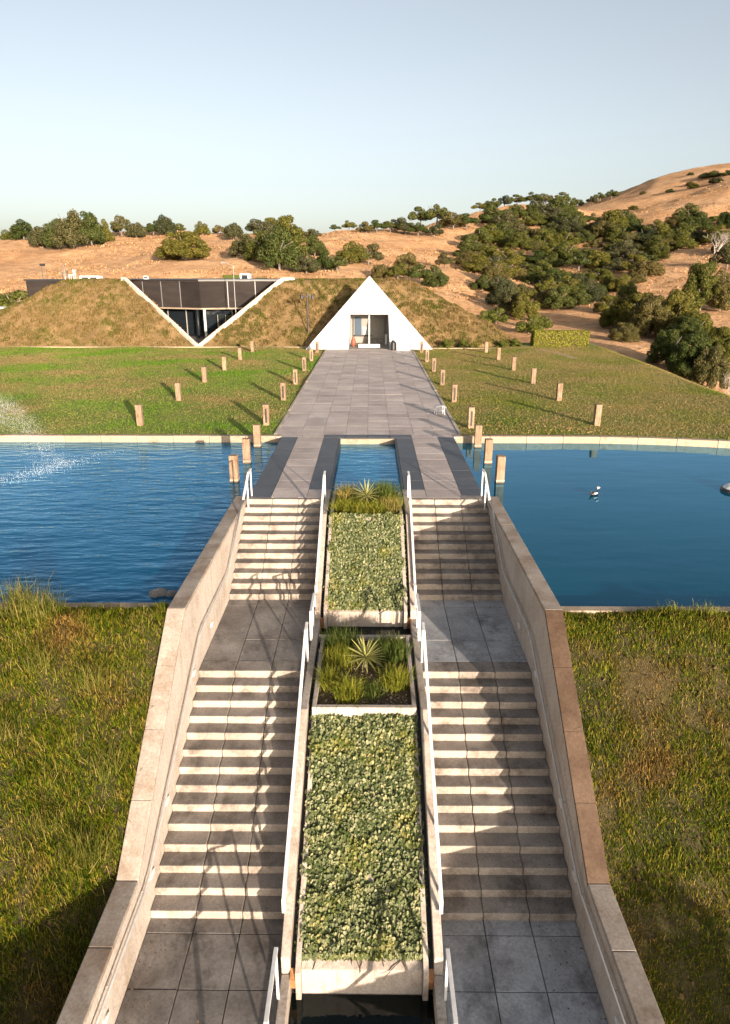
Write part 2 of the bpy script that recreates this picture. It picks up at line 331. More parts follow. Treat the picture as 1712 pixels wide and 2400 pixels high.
cx_, cy_ = np.clip(GX, -250, 320), np.clip(GY, 36, 480)
GZ = terrain(cx_, cy_) + rough_add(GX, GY)
GZ = np.clip(GZ, -7, 64); far = np.clip((np.hypot(GX - cx_, GY - cy_)) / 300, 0, 1); GZ = GZ * (1 - far) + 6 * far
o = link('hillside', np_mesh('hillside', np.stack([GX, GY, GZ], -1).reshape(-1, 3), grid_faces(len(gx), len(gy)), 'hill', True))
tag(o, 'bare orange-tan hillside with a wooded ravine behind the mound', 'hillside', kind='structure')
g = MB().add([(-3000, -3000, -8.0), (3000, -3000, -8.0), (3000, 3000, -8.0), (-3000, 3000, -8.0)], [(0, 1, 2, 3)])
tag(g.build('ground', 'hill'), 'dry ground sheet reaching to the horizon', 'ground', kind='structure')

# ------------------------------------------------------------------ lawns, ponds, banks
def sheet(name, xs, ys, fz, mat, label, cat):
    X, Y = np.meshgrid(xs, ys); Z = fz(X, Y)
    o = link(name, np_mesh(name, np.stack([X, Y, Z], -1).reshape(-1, 3), grid_faces(len(xs), len(ys)), mat, True))
    return tag(o, label, cat, kind='structure')
def pond_edge_r(x): return 26.62 - .022 * np.maximum(0, np.asarray(x) - 8.) ** 2
def lawn_z(X, Y):
    und = .05 * np.sin(X * .55 + 1.3 * np.sin(Y * .21)) * np.sin(Y * .33 + .4) - .05
    fall = np.maximum(0, X - (19.6 + .06 * (Y - 45)))
    return und - .30 * fall ** 1.25 + np.clip((np.abs(X) - 3.9) / 3, 0, 1) * .03
sheet('lawn_west', np.linspace(-62, -3.7, 90), np.linspace(27.0, 66, 70), lawn_z, 'lawn', 'patchy green lawn left of the walkway, in front of the mound', 'lawn')
xs = np.linspace(3.7, 33, 70); X, T = np.meshgrid(xs, np.linspace(0, 1, 70)); Y0 = pond_edge_r(X) + .38; Y = Y0 + (67 - Y0) * T
o = link('lawn_east', np_mesh('lawn_east', np.stack([X, Y, lawn_z(X, Y)], -1).reshape(-1, 3), grid_faces(70, 70), 'lawn', True))
tag(o, 'dry green lawn right of the walkway, falling away to the oaks', 'lawn', kind='structure')
W0 = -.25
g = MB().add([(-70, 12.3, W0), (-3.6, 12.3, W0), (-3.6, 18.7, W0), (-3.36, 18.7, W0), (-3.36, 26.9, W0), (-70, 26.9, W0)], [(0, 1, 2, 3, 4, 5)])
tag(g.build('pond_water_west', 'water_l'), 'rippled blue pond left of the stairs with a fountain', 'pond', kind='structure')
g = MB().add([(60, 12.2, W0), (60, 26.9, W0), (3.36, 26.9, W0), (3.36, 18.7, W0), (3.6, 18.7, W0), (3.6, 12.2, W0)], [(0, 1, 2, 3, 4, 5)])
tag(g.build('pond_water_east', 'water_r'), 'calm blue pond right of the stairs', 'pond', kind='structure')
# pond bed walls (dark rim below the copings) and the copings stone by stone
def coping(name, pts, w, z, label, h=.3, side=1):
    t = thing(name, (pts[0][0], pts[0][1], z - h), label, 'coping')
    for a, b in zip(pts[:-1], pts[1:]):
        a = Vector((*a, 0)); b = Vector((*b, 0)); d = (b - a).normalized(); n = Vector((-d.y, d.x, 0)) * w * side
        a2 = a + d * .006; b2 = b - d * .006
        m = MB(); q = [a2, b2, b2 + n, a2 + n]
        dz = rnd.uniform(-.006, .006)
        m.add([(p.x, p.y, z - h) for p in q] + [(p.x, p.y, z + dz) for p in q], [(0, 3, 2, 1), (4, 5, 6, 7), (0, 1, 5, 4), (1, 2, 6, 5), (2, 3, 7, 6), (3, 0, 4, 7)])
        m.build('coping_stone', 'coping', t, bevel=.012)
    return t
coping('pond_coping', [(-x, 26.66) for x in np.arange(3.42, 46, 1.45)], .27, .02, 'pale stone coping along the far edge of the left pond', .34, -1)
coping('pond_coping', [(x, float(pond_edge_r(x))) for x in np.arange(3.42, 24, 1.45)], .30, .02, 'curving pale stone coping along the far edge of the right pond', .34)
coping('pond_curb', [(-x, 12.32) for x in np.arange(3.80, 24, 1.8)], .2, -.14, 'thin grey concrete curb between the left pond and grass bank', .4)
coping('pond_curb', [(x, 12.24) for x in np.arange(3.80, 24, 1.8)], .2, -.14, 'thin grey concrete curb between the right pond and grass bank', .4, -1)

CAP = [(18.75, .05), (11.7, .05), (8.0, -2.69), (-6, -2.69)]     # profile (y, z) of the parapet top
def cap_z(y):
    for (ya, za), (yb, zb) in zip(CAP[:-1], CAP[1:]):
        if y >= yb: return za + (zb - za) * (ya - y) / (ya - yb) if y <= ya else za
    return CAP[-1][1]
def berm_z(X, Y):
    base = np.where(Y > 11.6, -.16, np.where(Y > 4.6, -.16 - (11.6 - Y) * .735, -.16 - 7 * .735))
    k = np.clip((np.abs(X) - 3.7) / 5, 0, 1)
    return base + .07 * np.sin(X * 1.7 + Y * .6) * np.sin(Y * 1.3 + X * .5) - .05 * k
sheet('grass_bank_west', np.linspace(-34, -3.72, 80), np.linspace(-14, 12.12, 80), berm_z, 'berm', 'grassy bank left of the stairs, sloping down from the pond', 'bank')
sheet('grass_bank_east', np.linspace(3.72, 34, 80), np.linspace(-14, 12.06, 80), berm_z, 'berm', 'grassy bank right of the stairs, sloping down from the pond', 'bank')
g = MB().box(-12, 12, -40, 3.2, -6.0, -5.4)
tag(g.build('lower_terrace', 'landing'), 'lower terrace at the foot of the stairs', 'terrace', kind='structure')

# ------------------------------------------------------------------ entrance deck with the reflecting pool
deck = thing('entrance_deck', (0, 22.8, -.6), 'slate deck with black granite bands around the small reflecting pool', 'deck')
g = MB().box(-3.4, -1.1, 18.62, 27.0, -.6, -.03).box(1.1, 3.4, 18.62, 27.0, -.6, -.03).box(-1.1, 1.1, 26.42, 27.0, -.6, -.03).box(-1.1, 1.1, 17.3, 26.42, -.8, -.62)
g.build('deck_base', 'joint', deck)
def slab(par, name, mat, x0, x1, y0, y1, z, th=.05, gap=.006, bev=.006):
    return MB().box(x0 + gap, x1 - gap, y0 + gap, y1 - gap, z - th, z).build(name, mat, par, bevel=bev)
def strip(x0, x1, y0, y1, n, name='granite_slab', mat='granite'):
    for i in range(n): slab(deck, name, mat, x0, x1, y0 + (y1 - y0) * i / n, y0 + (y1 - y0) * (i + 1) / n, .002 * rnd.random())
for s in (-1, 1):
    a, b = sorted((s * 2.77, s * 3.42)); strip(a, b, 18.75, 26.58, 8)
    a, b = sorted((s * 1.12, s * 1.74)); strip(a, b, 19.55, 26.40, 7)
    for i in range(9):                                              # pale pavers between the bands
        a, b = sorted((s * 1.74, s * 2.77)); y0 = 18.75 + i * .87
        slab(deck, 'paver', 'slate', a, b, y0, min(y0 + .87, 26.58), .001)
    a, b = sorted((s * 1.2, s * 1.74)); slab(deck, 'paver', 'slate', a, b, 18.75, 19.55, .001)
    a, b = sorted((s * 1.74, s * 2.6)); slab(deck, 'paver', 'slate', a, b, 26.58, 27.02, .001)
    a, b = sorted((s * 2.6, s * 3.65)); slab(deck, 'paver', 'slate', a, b, 26.58, 27.02, .001)
for i in range(4): slab(deck, 'granite_slab', 'granite', -1.74 + i * .87, -1.74 + (i + 1) * .87, 26.42, 27.02, .003)
MB().box(-1.12, 1.12, 26.30, 26.42, -.5, -.02).build('pool_coping', 'coping', deck, bevel=.012)
for s in (-1, 1):
    a, b = sorted((s * 1.06, s * 1.12)); MB().box(a, b, 19.3, 26.30, -.6, -.012).build('pool_side', 'black', deck)
g = MB().add([(-1.06, 18.9, -.225), (1.06, 18.9, -.225), (1.06, 26.31, -.225), (-1.06, 26.31, -.225)], [(0, 1, 2, 3)])
tag(g.build('pool_water', 'water_p'), 'small blue reflecting pool set into the entrance deck', 'pool', kind='structure')

# ------------------------------------------------------------------ walkway
walk = thing('walkway', (0, 43.7, -.3), 'long grey slate walkway leading to the white pyramid', 'walkway'); tag(walk, kind='structure')
MB().box(-3.66, 3.66, 27.02, 61.2, -.3, -.03).build('walkway_base', 'walk_joint', walk)
y = 27.02; row = 0; left = MB()
meshes = {}
while y < 60.6:
    d = [.92, .74, 1.05, .86][row % 4]; y1 = min(y + d, 60.8)
    x = -3.65; k = 0
    ws = [.95, .9, .92, .88, .9, .95, .85, .95]
    for k, w in enumerate(ws):
        x1 = x + w * 7.3 / sum(ws)
        if row < 36 and row * 8 + k < 300:
            slab(walk, 'paver', 'slate', x, x1, y, y1, rnd.uniform(-.002, .002), gap=.005, bev=.003)
        else: left.box(x + .005, x1 - .005, y + .005, y1 - .005, -.05, rnd.uniform(-.004, .004))
        x = x1
    y = y1; row += 1
if left.v: tag(left.build('far_pavers', 'slate', walk), kind='stuff')
for s in (-1, 1):                                                   # worn edging stones along both sides
    y = 27.1
    while y < 59.5:
        L = rnd.uniform(1.5, 2.1); a, b = sorted((s * 3.66, s * 3.80))
        MB().box(a, b, y, y + L - .02, -.25, .02 + rnd.uniform(-.01, .01)).build('edging_stone', 'concrete', walk, bevel=.012); y += L

# ------------------------------------------------------------------ stairs
TR, RI = .3048, .1524
PW = 2.25 / 3
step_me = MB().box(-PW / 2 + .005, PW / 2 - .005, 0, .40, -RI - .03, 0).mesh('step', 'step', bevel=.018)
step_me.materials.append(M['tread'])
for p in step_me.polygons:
    if p.normal.z > .9: p.material_index = 1  # upward faces take the darker tread material
def staircase(s, label):
    t = thing('staircase', (s * 2.325, 12.26, -3.81), label, 'staircase', 'twin flights of concrete stairs')
    def xj(j): return s * (1.2 + PW * (j + .5))
    base = MB()
    prof = [(18.66, -.08)]
    for k in range(11): prof += [(18.64 - TR * k, -RI * k - .10), (18.64 - TR * k, -RI * (k + 1) - .06)]
    for k in range(14): prof += [(12.30 - TR * k, -1.676 - RI * k - .10), (12.30 - TR * k, -1.676 - RI * (k + 1) - .06)]
    prof += [(3.3, -3.87), (3.3, -6), (18.66, -6)]
    a, b = sorted((s * 1.19, s * 3.46)); base.prism(prof, a, b); base.build('stair_base', 'joint', t)
    for f, (y0, z0, n) in enumerate(((18.6, 0., 11), (12.26, -1.676, 14))):
        for k in range(n):
            for j in range(3):
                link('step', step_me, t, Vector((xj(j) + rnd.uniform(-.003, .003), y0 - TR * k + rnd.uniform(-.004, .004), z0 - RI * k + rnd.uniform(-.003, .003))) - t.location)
    for rows, z in (([12.66, 13.55, 15.2, 15.56], -1.676), ([4.2, 5.2, 6.2, 7.13, 8.03, 8.31], -3.81)):
        for ya, yb in zip(rows[:-1], rows[1:]):
            for j in range(3):
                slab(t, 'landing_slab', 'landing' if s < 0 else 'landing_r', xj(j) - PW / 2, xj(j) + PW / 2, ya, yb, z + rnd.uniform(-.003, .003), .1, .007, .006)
    return t
staircase(-1, 'left concrete staircase, its risers mostly lit by the low sun')
staircase(1, 'right concrete staircase, half shaded by the parapet beside it')

# ------------------------------------------------------------------ parapet walls
def parapet(s, label):
    t = thing('parapet_wall', (s * 3.6, 12, -6), label, 'wall', 'parapets beside the stairs')
    x0, x1 = sorted((s * 3.45, s * 3.74))
    g = MB(); g.prism([(y, z - .07) for y, z in CAP] + [(-6, -7), (18.75, -7)], x0, x1); g.build('wall', 'wallface', t)
    c0, c1 = sorted((s * 3.435, s * 3.775))
    segs = [(18.75, 16.4), (16.4, 14.05), (14.05, 11.70), (11.70, 10.78), (10.78, 9.85), (9.85, 8.93), (8.93, 8.0), (8.0, 6.9), (6.9, 5.8), (5.8, 4.7), (4.7, 3.6), (3.6, 2.5), (2.5, 0)]
    for ya, yb in segs:
        za, zb = cap_z(ya), cap_z(yb - 1e-6 if yb > -6 else yb)
        if ya == 8.0: za = CAP[2][1]
        d = .005
        MB().prism([(ya - d, za), (yb + d, zb), (yb + d, zb - .075), (ya - d, za - .075)], c0, c1).build('cap_slab', 'cap_brown' if s > 0 and 8 < ya < 12 else 'cap', t, bevel=.012)  # sloping slabs on the right use a browner material
    for y, z in ((13.6, -1.32), (11.9, -1.5), (9.6, -2.62), (8.55, -3.15), (6.4, -3.4)):
        w = MB(); n = 14; xi = s * 3.448; xo = s * 3.425
        ring = [(y + .11 * math.cos(2 * math.pi * i / n), z + .06 * math.sin(2 * math.pi * i / n)) for i in range(n)]
        w.add([(xi, a, b) for a, b in ring] + [(xo, a, b) for a, b in ring], [tuple(range(n)), tuple(range(n, 2 * n))] + [(i, (i + 1) % n, (i + 1) % n + n, i + n) for i in range(n)])
        w.build('step_light', 'white', t)
    return t
parapet(-1, 'left concrete parapet, sunlit on its inner face, rippled pond beyond')
parapet(1, 'right concrete parapet, shaded inside, with a brown sloping cap')

# ------------------------------------------------------------------ centre planters, stringers, channels, basins
def nos(y, y0, z0): return z0 - .5 * (y0 - y)
def planter(name, label, yb0, yb1, ztop, yslope, zslope, yend, zend, zfoot):
    t = thing(name, (0, yend, zfoot), label, 'planter', 'stepped planters between the stairs')
    zi = ztop - .10
    for s in (-1, 1):
        a, b = sorted((s * .90, s * .98)); MB().prism([(yb1, ztop), (yb0, ztop), (yb0, zslope - .05), (yb1, zslope - .4)], a, b).build('bed_frame', 'concrete', t, bevel=.01)
        MB().prism([(yb0 - .004, zslope + .06), (yend - .10, zend + .06), (yend - .10, zfoot), (yb0 - .004, zfoot)], a, b).build('side_wall', 'concrete', t, bevel=.01)
    MB().box(-.895, .895, yb1 - .1, yb1, zi - .5, ztop - .003).build('bed_frame', 'concrete', t, bevel=.01)
    MB().box(-.895, .895, yb0, yb0 + .1, zslope - .1, ztop - .003).build('bed_frame', 'concrete', t, bevel=.01)
    MB().box(-.895, .895, yb0 + .1, yb1 - .1, zi - .4, zi).build('soil', 'soil', t)
    MB().prism([(yb0 - .006, zslope), (yend, zend), (yend, zfoot), (yb0 - .006, zfoot)], -.897, .897).build('front_wall', 'concrete', t, bevel=.01)
    return t
planter('planter', 'upper planter beside the pool, ivy slope below grasses and yucca', 17.2, 19.35, .02, 17.2, -.02, 14.4, -1.42, -1.95)
planter('planter', 'lower planter between the long flights, wide ivy slope below a yucca', 10.88, 13.62, -1.58, 10.88, -1.84, 7.3, -3.62, -4.3)
def stringer(s, prof, label):
    a, b = sorted((s * 1.06, s * 1.195))
    t = thing('stringer_wall', (s * 1.13, prof[0][0], prof[-1][1]), label, 'curb', 'low walls along the planters')
    MB().prism(prof, a, b).build('stringer', 'concrete', t, bevel=.012)
    return t
for s, side in ((-1, 'left'), (1, 'right')):
    stringer(s, [(19.5, .02), (17.25, .02), (14.42, -1.40), (14.42, -2.2), (19.5, -2.2)], 'low concrete wall on the %s of the upper ivy slope' % side)
    stringer(s, [(14.41, -1.60), (10.85, -1.60), (7.32, -3.40), (7.32, -4.6), (14.41, -4.6)], 'low concrete wall on the %s of the lower ivy slope' % side)
    stringer(s, [(7.31, -3.72), (3.4, -3.72), (3.4, -5.4), (7.31, -5.4)], 'low concrete wall on the %s of the bottom basin' % side)
    t = thing('water_channel', (s * 1.01, 13, -4.4), 'narrow dark water channel on the %s side of the planters' % side, 'channel')
    a, b = sorted((s * .982, s * 1.058))
    for prof in ([(18.9, -.24), (17.2, -.24), (14.42, -1.62), (14.42, -2.0), (18.9, -2.0)], [(13.65, -1.78), (10.85, -1.86), (7.3, -3.66), (7.3, -4.3), (13.65, -4.3)]):
        MB().prism(prof, a, b).build('channel_bed', 'channel', t)
    for y, z in ((14.44, -1.58), (7.33, -3.62)):
        MB().prism([(y, z), (y - .12, z - .1), (y - .12, z - .26), (y, z - .26)], a, b).build('spout', 'rust', t)
for y0, y1, z, zb, lab in ((13.63, 14.40, -1.80, -2.2, 'dark narrow water basin below the upper ivy slope'), (3.4, 7.28, -4.10, -5.4, 'dark water basin at the foot of the lower ivy slope')):
    g = MB().add([(-1.06, y0, z), (1.06, y0, z), (1.06, y1, z), (-1.06, y1, z)], [(0, 1, 2, 3)])
    tag(g.build('basin_water', 'water_d'), lab, 'basin', kind='structure')
t = thing('basin_sill', (0, 13.65, -2.2), 'pale sill between the narrow basin and the lower planter bed', 'sill')
MB().box(-1.055, 1.055, 13.625, 13.70, -2.2, -1.62).build('sill', 'concrete', t, bevel=.01)

# ------------------------------------------------------------------ handrails
def rail(name, x, path, posts, label, mat='white', wx=.058, wt=.04, foot=None):
    t = thing(name, (x, path[0][0], foot if foot is not None else posts[0][2]), label, 'handrail', 'handrails of the stairs')
    MB().bar([(x, y, z) for y, z in path], wx, wt).build('rail', mat, t, bevel=.006)
    for y, z1, z0 in posts: MB().box(x - .018, x + .018, y - .015, y + .015, z0, z1).build('post', mat, t)
    return t
for s, side in ((-1, 'left'), (1, 'right')):
    x = s * 1.195
    rail('handrail', x, [(18.85, .76), (18.5, .74), (15.1, -.98), (14.95, -1.0), (14.92, -1.25)], [(18.8, .75, .0), (16.9, -.07, -.16), (15.3, -.88, -1.0)], 'white handrail down the upper flight, %s of the planter' % side)
    rail('handrail', x, [(14.45, -1.3), (14.36, -.92), (13.45, -.92), (13.36, -1.58)], [(14.0, -.93, -1.6), (13.6, -.93, -1.6)], 'short white guard rail at the narrow basin, %s of the planter' % side)
    rail('handrail', x, [(12.55, -.70), (12.25, -.72), (7.95, -2.82), (7.84, -2.86), (7.82, -3.10)], [(12.5, -.71, -1.6), (10.4, -1.63, -1.85), (9.0, -2.32, -2.6), (8.1, -2.76, -3.05)], 'long white handrail down the lower flight, %s of the planter' % side)
    rail('handrail', x, [(7.0, -2.80), (6.0, -2.82), (4.0, -3.6)], [(6.95, -2.81, -3.72), (6.1, -2.83, -3.72), (4.2, -3.5, -3.72)], 'white guard rail at the bottom basin, %s of the planter' % side)
    xo = s * 3.34
    t = rail('handrail', xo, [(18.95, .80), (18.55, .80), (17.6, .32)], [(18.92, .80, .0), (18.3, .66, -.2)], 'white rail end at the top of the stairs beside the %s parapet' % side)
    t = thing('wall_handrail', (s * 3.38, 17.6, -.5), 'thin metal handrail fixed to the %s parapet' % side, 'handrail')
    xw = s * 3.375
    MB().tube([(xw, 17.6, .32), (xw, 15.45, -.76), (xw, 15.2, -.82), (xw, 12.6, -.84), (xw, 12.3, -.9), (xw, 8.3, -2.9), (xw, 8.0, -2.96), (xw, 3.0, -2.96)], .022, 8).build('rail', 'galv', t, smooth=True)
    for y, z in ((17, .0), (15.8, -.6), (14.0, -.83), (12.8, -.84), (11, -1.55), (9.4, -2.35), (8.1, -2.94), (6.6, -2.96)):
        MB().tube([(xw, y, z), (xw, y, z - .06), (s * 3.45, y, z - .07)], .010, 6).build('bracket', 'galv', t)

# ------------------------------------------------------------------ mound with the V-shaped opening
VTX = (-15.4, 63.05); VL = (-23.9, 71.0); VR = (-8.7, 71.0); MT = 5.62
def smin(a, b, k=.12):
    h = np.clip(.5 + .5 * (b - a) / k, 0, 1); return b * (1 - h) + a * h - k * h * (1 - h)
def mound_raw(X, Y):
    f = (Y - 62.9) / 8.0; l = (X + 40.0) / 9.5; r = (13.8 - X - .25 * np.maximum(0, Y - 66)) / 8.2
    k = smin(smin(f, l, .16), r, .18); k = smin(k, np.ones_like(k), .06)
    b = .10 * np.sin(X * 1.3 + Y * .7) * np.sin(Y * 1.1 - X * .4) + .07 * np.sin(X * 2.9 + 1) * np.sin(Y * 2.3)
    k0 = np.clip(k, 0, 1)
    return np.where(k > -.12, MT * k + b * np.clip(k0 * 4, 0, 1) * np.clip((1 - k0) * 6, .15, 1), -1.0)
def in_notch(X, Y):
    tl = (Y - VTX[1]) / (VL[1] - VTX[1])
    xl = VTX[0] + (VL[0] - VTX[0]) * np.clip(tl, 0, 1); xr = VTX[0] + (VR[0] - VTX[0]) * np.clip(tl, 0, 1)
    return (Y > VTX[1]) & (X > xl) & (X < xr)
ux = np.arange(-40.5, 15.2, .3); uy = np.concatenate([np.arange(62.4, 71.6, .25), np.arange(71.6, 84, .8)])
X, Y = np.meshgrid(ux, uy); Z = mound_raw(X, Y)
F = grid_faces(len(ux), len(uy)); V = np.stack([X, Y, Z], -1).reshape(-1, 3)
cen = V[F].mean(1); keep = ~in_notch(cen[:, 0], cen[:, 1]) & (cen[:, 2] > -.9) & ~((np.abs(cen[:, 0]) < 2.4) & (cen[:, 1] < 67.2))
mound = link('grass_mound', np_mesh('grass_mound', V, F[keep], 'mound', True))
tag(mound, 'dry grass-covered earth mound with a V-shaped opening', 'mound', kind='structure')

trim = thing('opening_trim', (VTX[0], VTX[1], 0), 'cream concrete trim around the V-shaped opening in the mound', 'trim')
def beam(a, b, wdir, w, up, name, mat, par):
    a = Vector(a); b = Vector(b); wv = Vector(wdir).normalized() * w; u = Vector((0, 0, up))
    vs = [a - u, b - u, b - u + wv, a - u + wv, a, b, b + wv, a + wv]
    return MB().add(vs, [(0, 3, 2, 1), (4, 5, 6, 7), (0, 1, 5, 4), (1, 2, 6, 5), (2, 3, 7, 6), (3, 0, 4, 7)]).build(name, mat, par, bevel=.03)
n = 5
for (vx, wd) in ((VL, (-1, -.15, 0)), (VR, (1, -.15, 0))):
    for i in range(n):
        p = lambda f: (VTX[0] + (vx[0] - VTX[0]) * f, VTX[1] + (vx[1] - VTX[1]) * f - .15, .22 + (MT + .02) * f)
        beam(p(i / n + .001), p((i + 1) / n - .001), wd, .28, 1.0, 'trim_slab', 'trim', trim)
beam((VR[0] + .1, 70.9, MT + .24), (VR[0] + 1.3, 70.9, MT + .24), (0, 1, 0), .35, .5, 'trim_slab', 'trim', trim)
beam((VL[0] - .6, 70.9, MT + .24), (VL[0] - .1, 70.9, MT + .24), (0, 1, 0), .35, .5, 'trim_slab', 'trim', trim)

# ------------------------------------------------------------------ building inside the mound
bld = thing('mound_building', (-16, 76, 0), 'dark screened building with glass entrance behind the V-shaped opening', 'building')
PR = Vector((-17.0, 71.6, 0)); WL = Vector((-28.0, 76.6, 0)); WR = Vector((-3.6, 75.2, 0))
MB().zprism([(PR.x, PR.y - .25), (WR.x, WR.y - .25), (-3.6, 80), (1, 80), (1, 96), (-36.8, 96), (-36.8, 76.4), (WL.x, WL.y - .2)], 5.50, 5.66).build('roof', 'black', bld)
MB().box(-36.6, -31.6, 76.4, 95, -1, 5.49).build('end_wall', 'screen', bld)
def wing(a, b, n):
    for i in range(n):
        p = a.lerp(b, i / n); q = a.lerp(b, (i + 1) / n); d = (q - p).normalized(); nr = Vector((-d.y, d.x, 0)) * .08
        if nr.y < 0: nr = -nr
        p = p + d * .015; q = q - d * .015
        MB().zprism([(p.x, p.y), (q.x, q.y), (q.x + nr.x, q.y + nr.y), (p.x + nr.x, p.y + nr.y)], 2.96, 5.49).build('screen_panel', 'screen', bld)
        if i: MB().zprism([(p.x - d.x * .05, p.y - d.y * .05 - .05), (p.x + d.x * .03, p.y + d.y * .03 - .05), (p.x + d.x * .03, p.y + .02), (p.x - d.x * .05, p.y + .02)], 2.96, 5.49).build('mullion', 'lamp', bld)
        bm_ = MB().zprism([(p.x, p.y - .08), (q.x, q.y - .08), (q.x + nr.x * 2, q.y + nr.y * 2), (p.x + nr.x * 2, p.y + nr.y * 2)], 2.80, 2.94).build('beam', 'coping', bld)
    for i in range(n):                                              # recessed glazing below the screens
        off = Vector((0, 1.7, 0)); p = a.lerp(b, i / n) + off; q = a.lerp(b, (i + 1) / n) + off; d = (q - p).normalized()
        MB().zprism([(p.x + d.x * .05, p.y + d.y * .05), (q.x - d.x * .05, q.y - d.y * .05), (q.x, q.y + .04), (p.x, p.y + .04)], .08, 2.78).build('pane', 'glass', bld)
        MB().zprism([(p.x - .05, p.y - .06), (p.x + .05, p.y - .06), (p.x + .05, p.y + .06), (p.x - .05, p.y + .06)], 0, 2.79).build('mullion', 'inner', bld)
wing(PR, WL, 5); wing(PR, WR, 5)
MB().tube([(-16.7, 71.75, -.2), (-16.7, 71.75, 2.8)], .13, 12).build('column', 'white', bld, smooth=True)
MB().tube([(-17.5, 72.1, -.2), (-17.5, 72.1, 2.8)], .10, 10).build('column', 'black', bld, smooth=True)
for x in (-15.7, -14.9):
    d = MB().box(x, x + .72, 73.1, 73.15, .02, 2.2).build('door', 'glass', bld)
    MB().box(x, x + .72, 73.05, 73.095, 1.0, 1.10).build('door_bar', 'inner', d)
    MB().box(x, x + .06, 73.04, 73.09, .02, 2.2).build('door_frame', 'inner', d)
MB().box(-34, 2, 68.0, 96, -.4, -.05).build('court_floor', 'landing', bld)

# ------------------------------------------------------------------ white pyramid
pyr = thing('white_pyramid', (0, 62.5, 0), 'white pyramid entrance with an open doorway, at the end of the walkway', 'building')
HB, YB, YA, HT = 5.5, 60.4, 64.9, 6.02
def fy(z): return YB + (YA - YB) * z / HT
def hw(z): return HB * (1 - z / HT)
dz, db, dt = 2.80, 1.80, 1.69
def face(vs, name, mat, th=.12, par=pyr):
    """thick panel lying in the front plane, built towards the back"""
    n = len(vs); a = [Vector(v) for v in vs]; b = [v + Vector((0, th, -.02)) for v in a]
    return MB().add(a + b, [tuple(range(n)), tuple(range(2 * n - 1, n - 1, -1))] + [(i, (i + 1) % n, (i + 1) % n + n, i + n) for i in range(n)]).build(name, mat, par)
P = lambda x, z: (x, fy(z), z)
face([P(-hw(0), 0), P(-db, 0), P(-dt, dz), P(-hw(dz), dz)], 'front_panel', 'membrane')
face([P(db, 0), P(hw(0), 0), P(hw(dz), dz), P(dt, dz)], 'front_panel', 'membrane')
face([P(-hw(dz), dz + .004), P(hw(dz), dz + .004), P(hw(4.4), 4.4), P(-hw(4.4), 4.4)], 'front_panel', 'membrane')
face([P(-hw(4.4), 4.404), P(hw(4.4), 4.404), P(0, HT)], 'front_panel', 'membrane')
for s in (-1, 1):                                                   # side faces running back into the mound
    MB().add([(s * HB, YB + .02, 0), (s * HB, YB + 9, 0), (0, YA, HT - .01), (s * (HB - .15), YB + .14, 0), (s * (HB - .15), YB + 8.8, 0), (0, YA + .1, HT - .2)],
             [(0, 1, 2), (5, 4, 3), (0, 2, 5, 3), (1, 4, 5, 2), (0, 3, 4, 1)]).build('side_panel', 'membrane', pyr)
    for i in range(13):                                             # small clamp plates along the sloping edges
        z = .35 + i * .41
        x = s * (hw(z) - .28); p = P(x, z)
        MB().box(p[0] - .10, p[0] + .10, p[1] - .04, p[1] - .004, z - .04, z + .04).build('clamp_plate', 'lamp', pyr)
# doorway cheeks, lintel, interior
for s in (-1, 1):
    MB().add([(s * db, YB + .03, 0), (s * db, 66.5, 0), (s * dt, 66.5, dz), (s * dt, fy(dz), dz), (s * (db + .1), YB + .2, 0), (s * (db + .1), 66.5, 0), (s * (dt + .1), 66.5, dz), (s * (dt + .1), fy(dz) + .1, dz)],
             [(0, 1, 2, 3), (7, 6, 5, 4), (0, 4, 5, 1), (1, 5, 6, 2), (2, 6, 7, 3), (3, 7, 4, 0)]).build('door_cheek', 'membrane', pyr)
MB().box(-1.9, 1.9, fy(dz) + .15, 66.5, dz + .01, dz + .12).build('door_lintel', 'membrane', pyr)
MB().box(-1.9, 1.9, 66.5, 66.6, 0, 3).build('back_wall', 'inner', pyr)
MB().box(-1.79, 1.79, YB + .1, 66.5, -.04, .01).build('door_floor', 'inner', pyr)
MB().box(-1.35, -.75, 66.40, 66.495, .75, 2.35).build('wall_panel', 'blue', pyr)
MB().box(-1.45, .2, 66.28, 66.39, .62, .75).build('shelf', 'black', pyr)
MB().box(-.62, -.28, 66.38, 66.49, .78, 1.5).build('notice_board', 'white', pyr)
MB().box(.35, 1.4, 66.3, 66.49, .02, 2.3).build('inner_door', 'inner', pyr)
MB().box(1.45, 1.66, 64.8, 65.6, .02, .9).build('side_counter', 'white', pyr)
MB().box(-.05, .05, 63.0, 63.1, 0, dz).build('door_post', 'white', pyr)
MB().box(-.95, .95, 61.9, 62.2, .0, .30).build('threshold_bench', 'white', pyr, bevel=.02)
MB().box(-.35, 1.6, 66.1, 66.29, .0, .45).build('counter', 'landing', pyr)

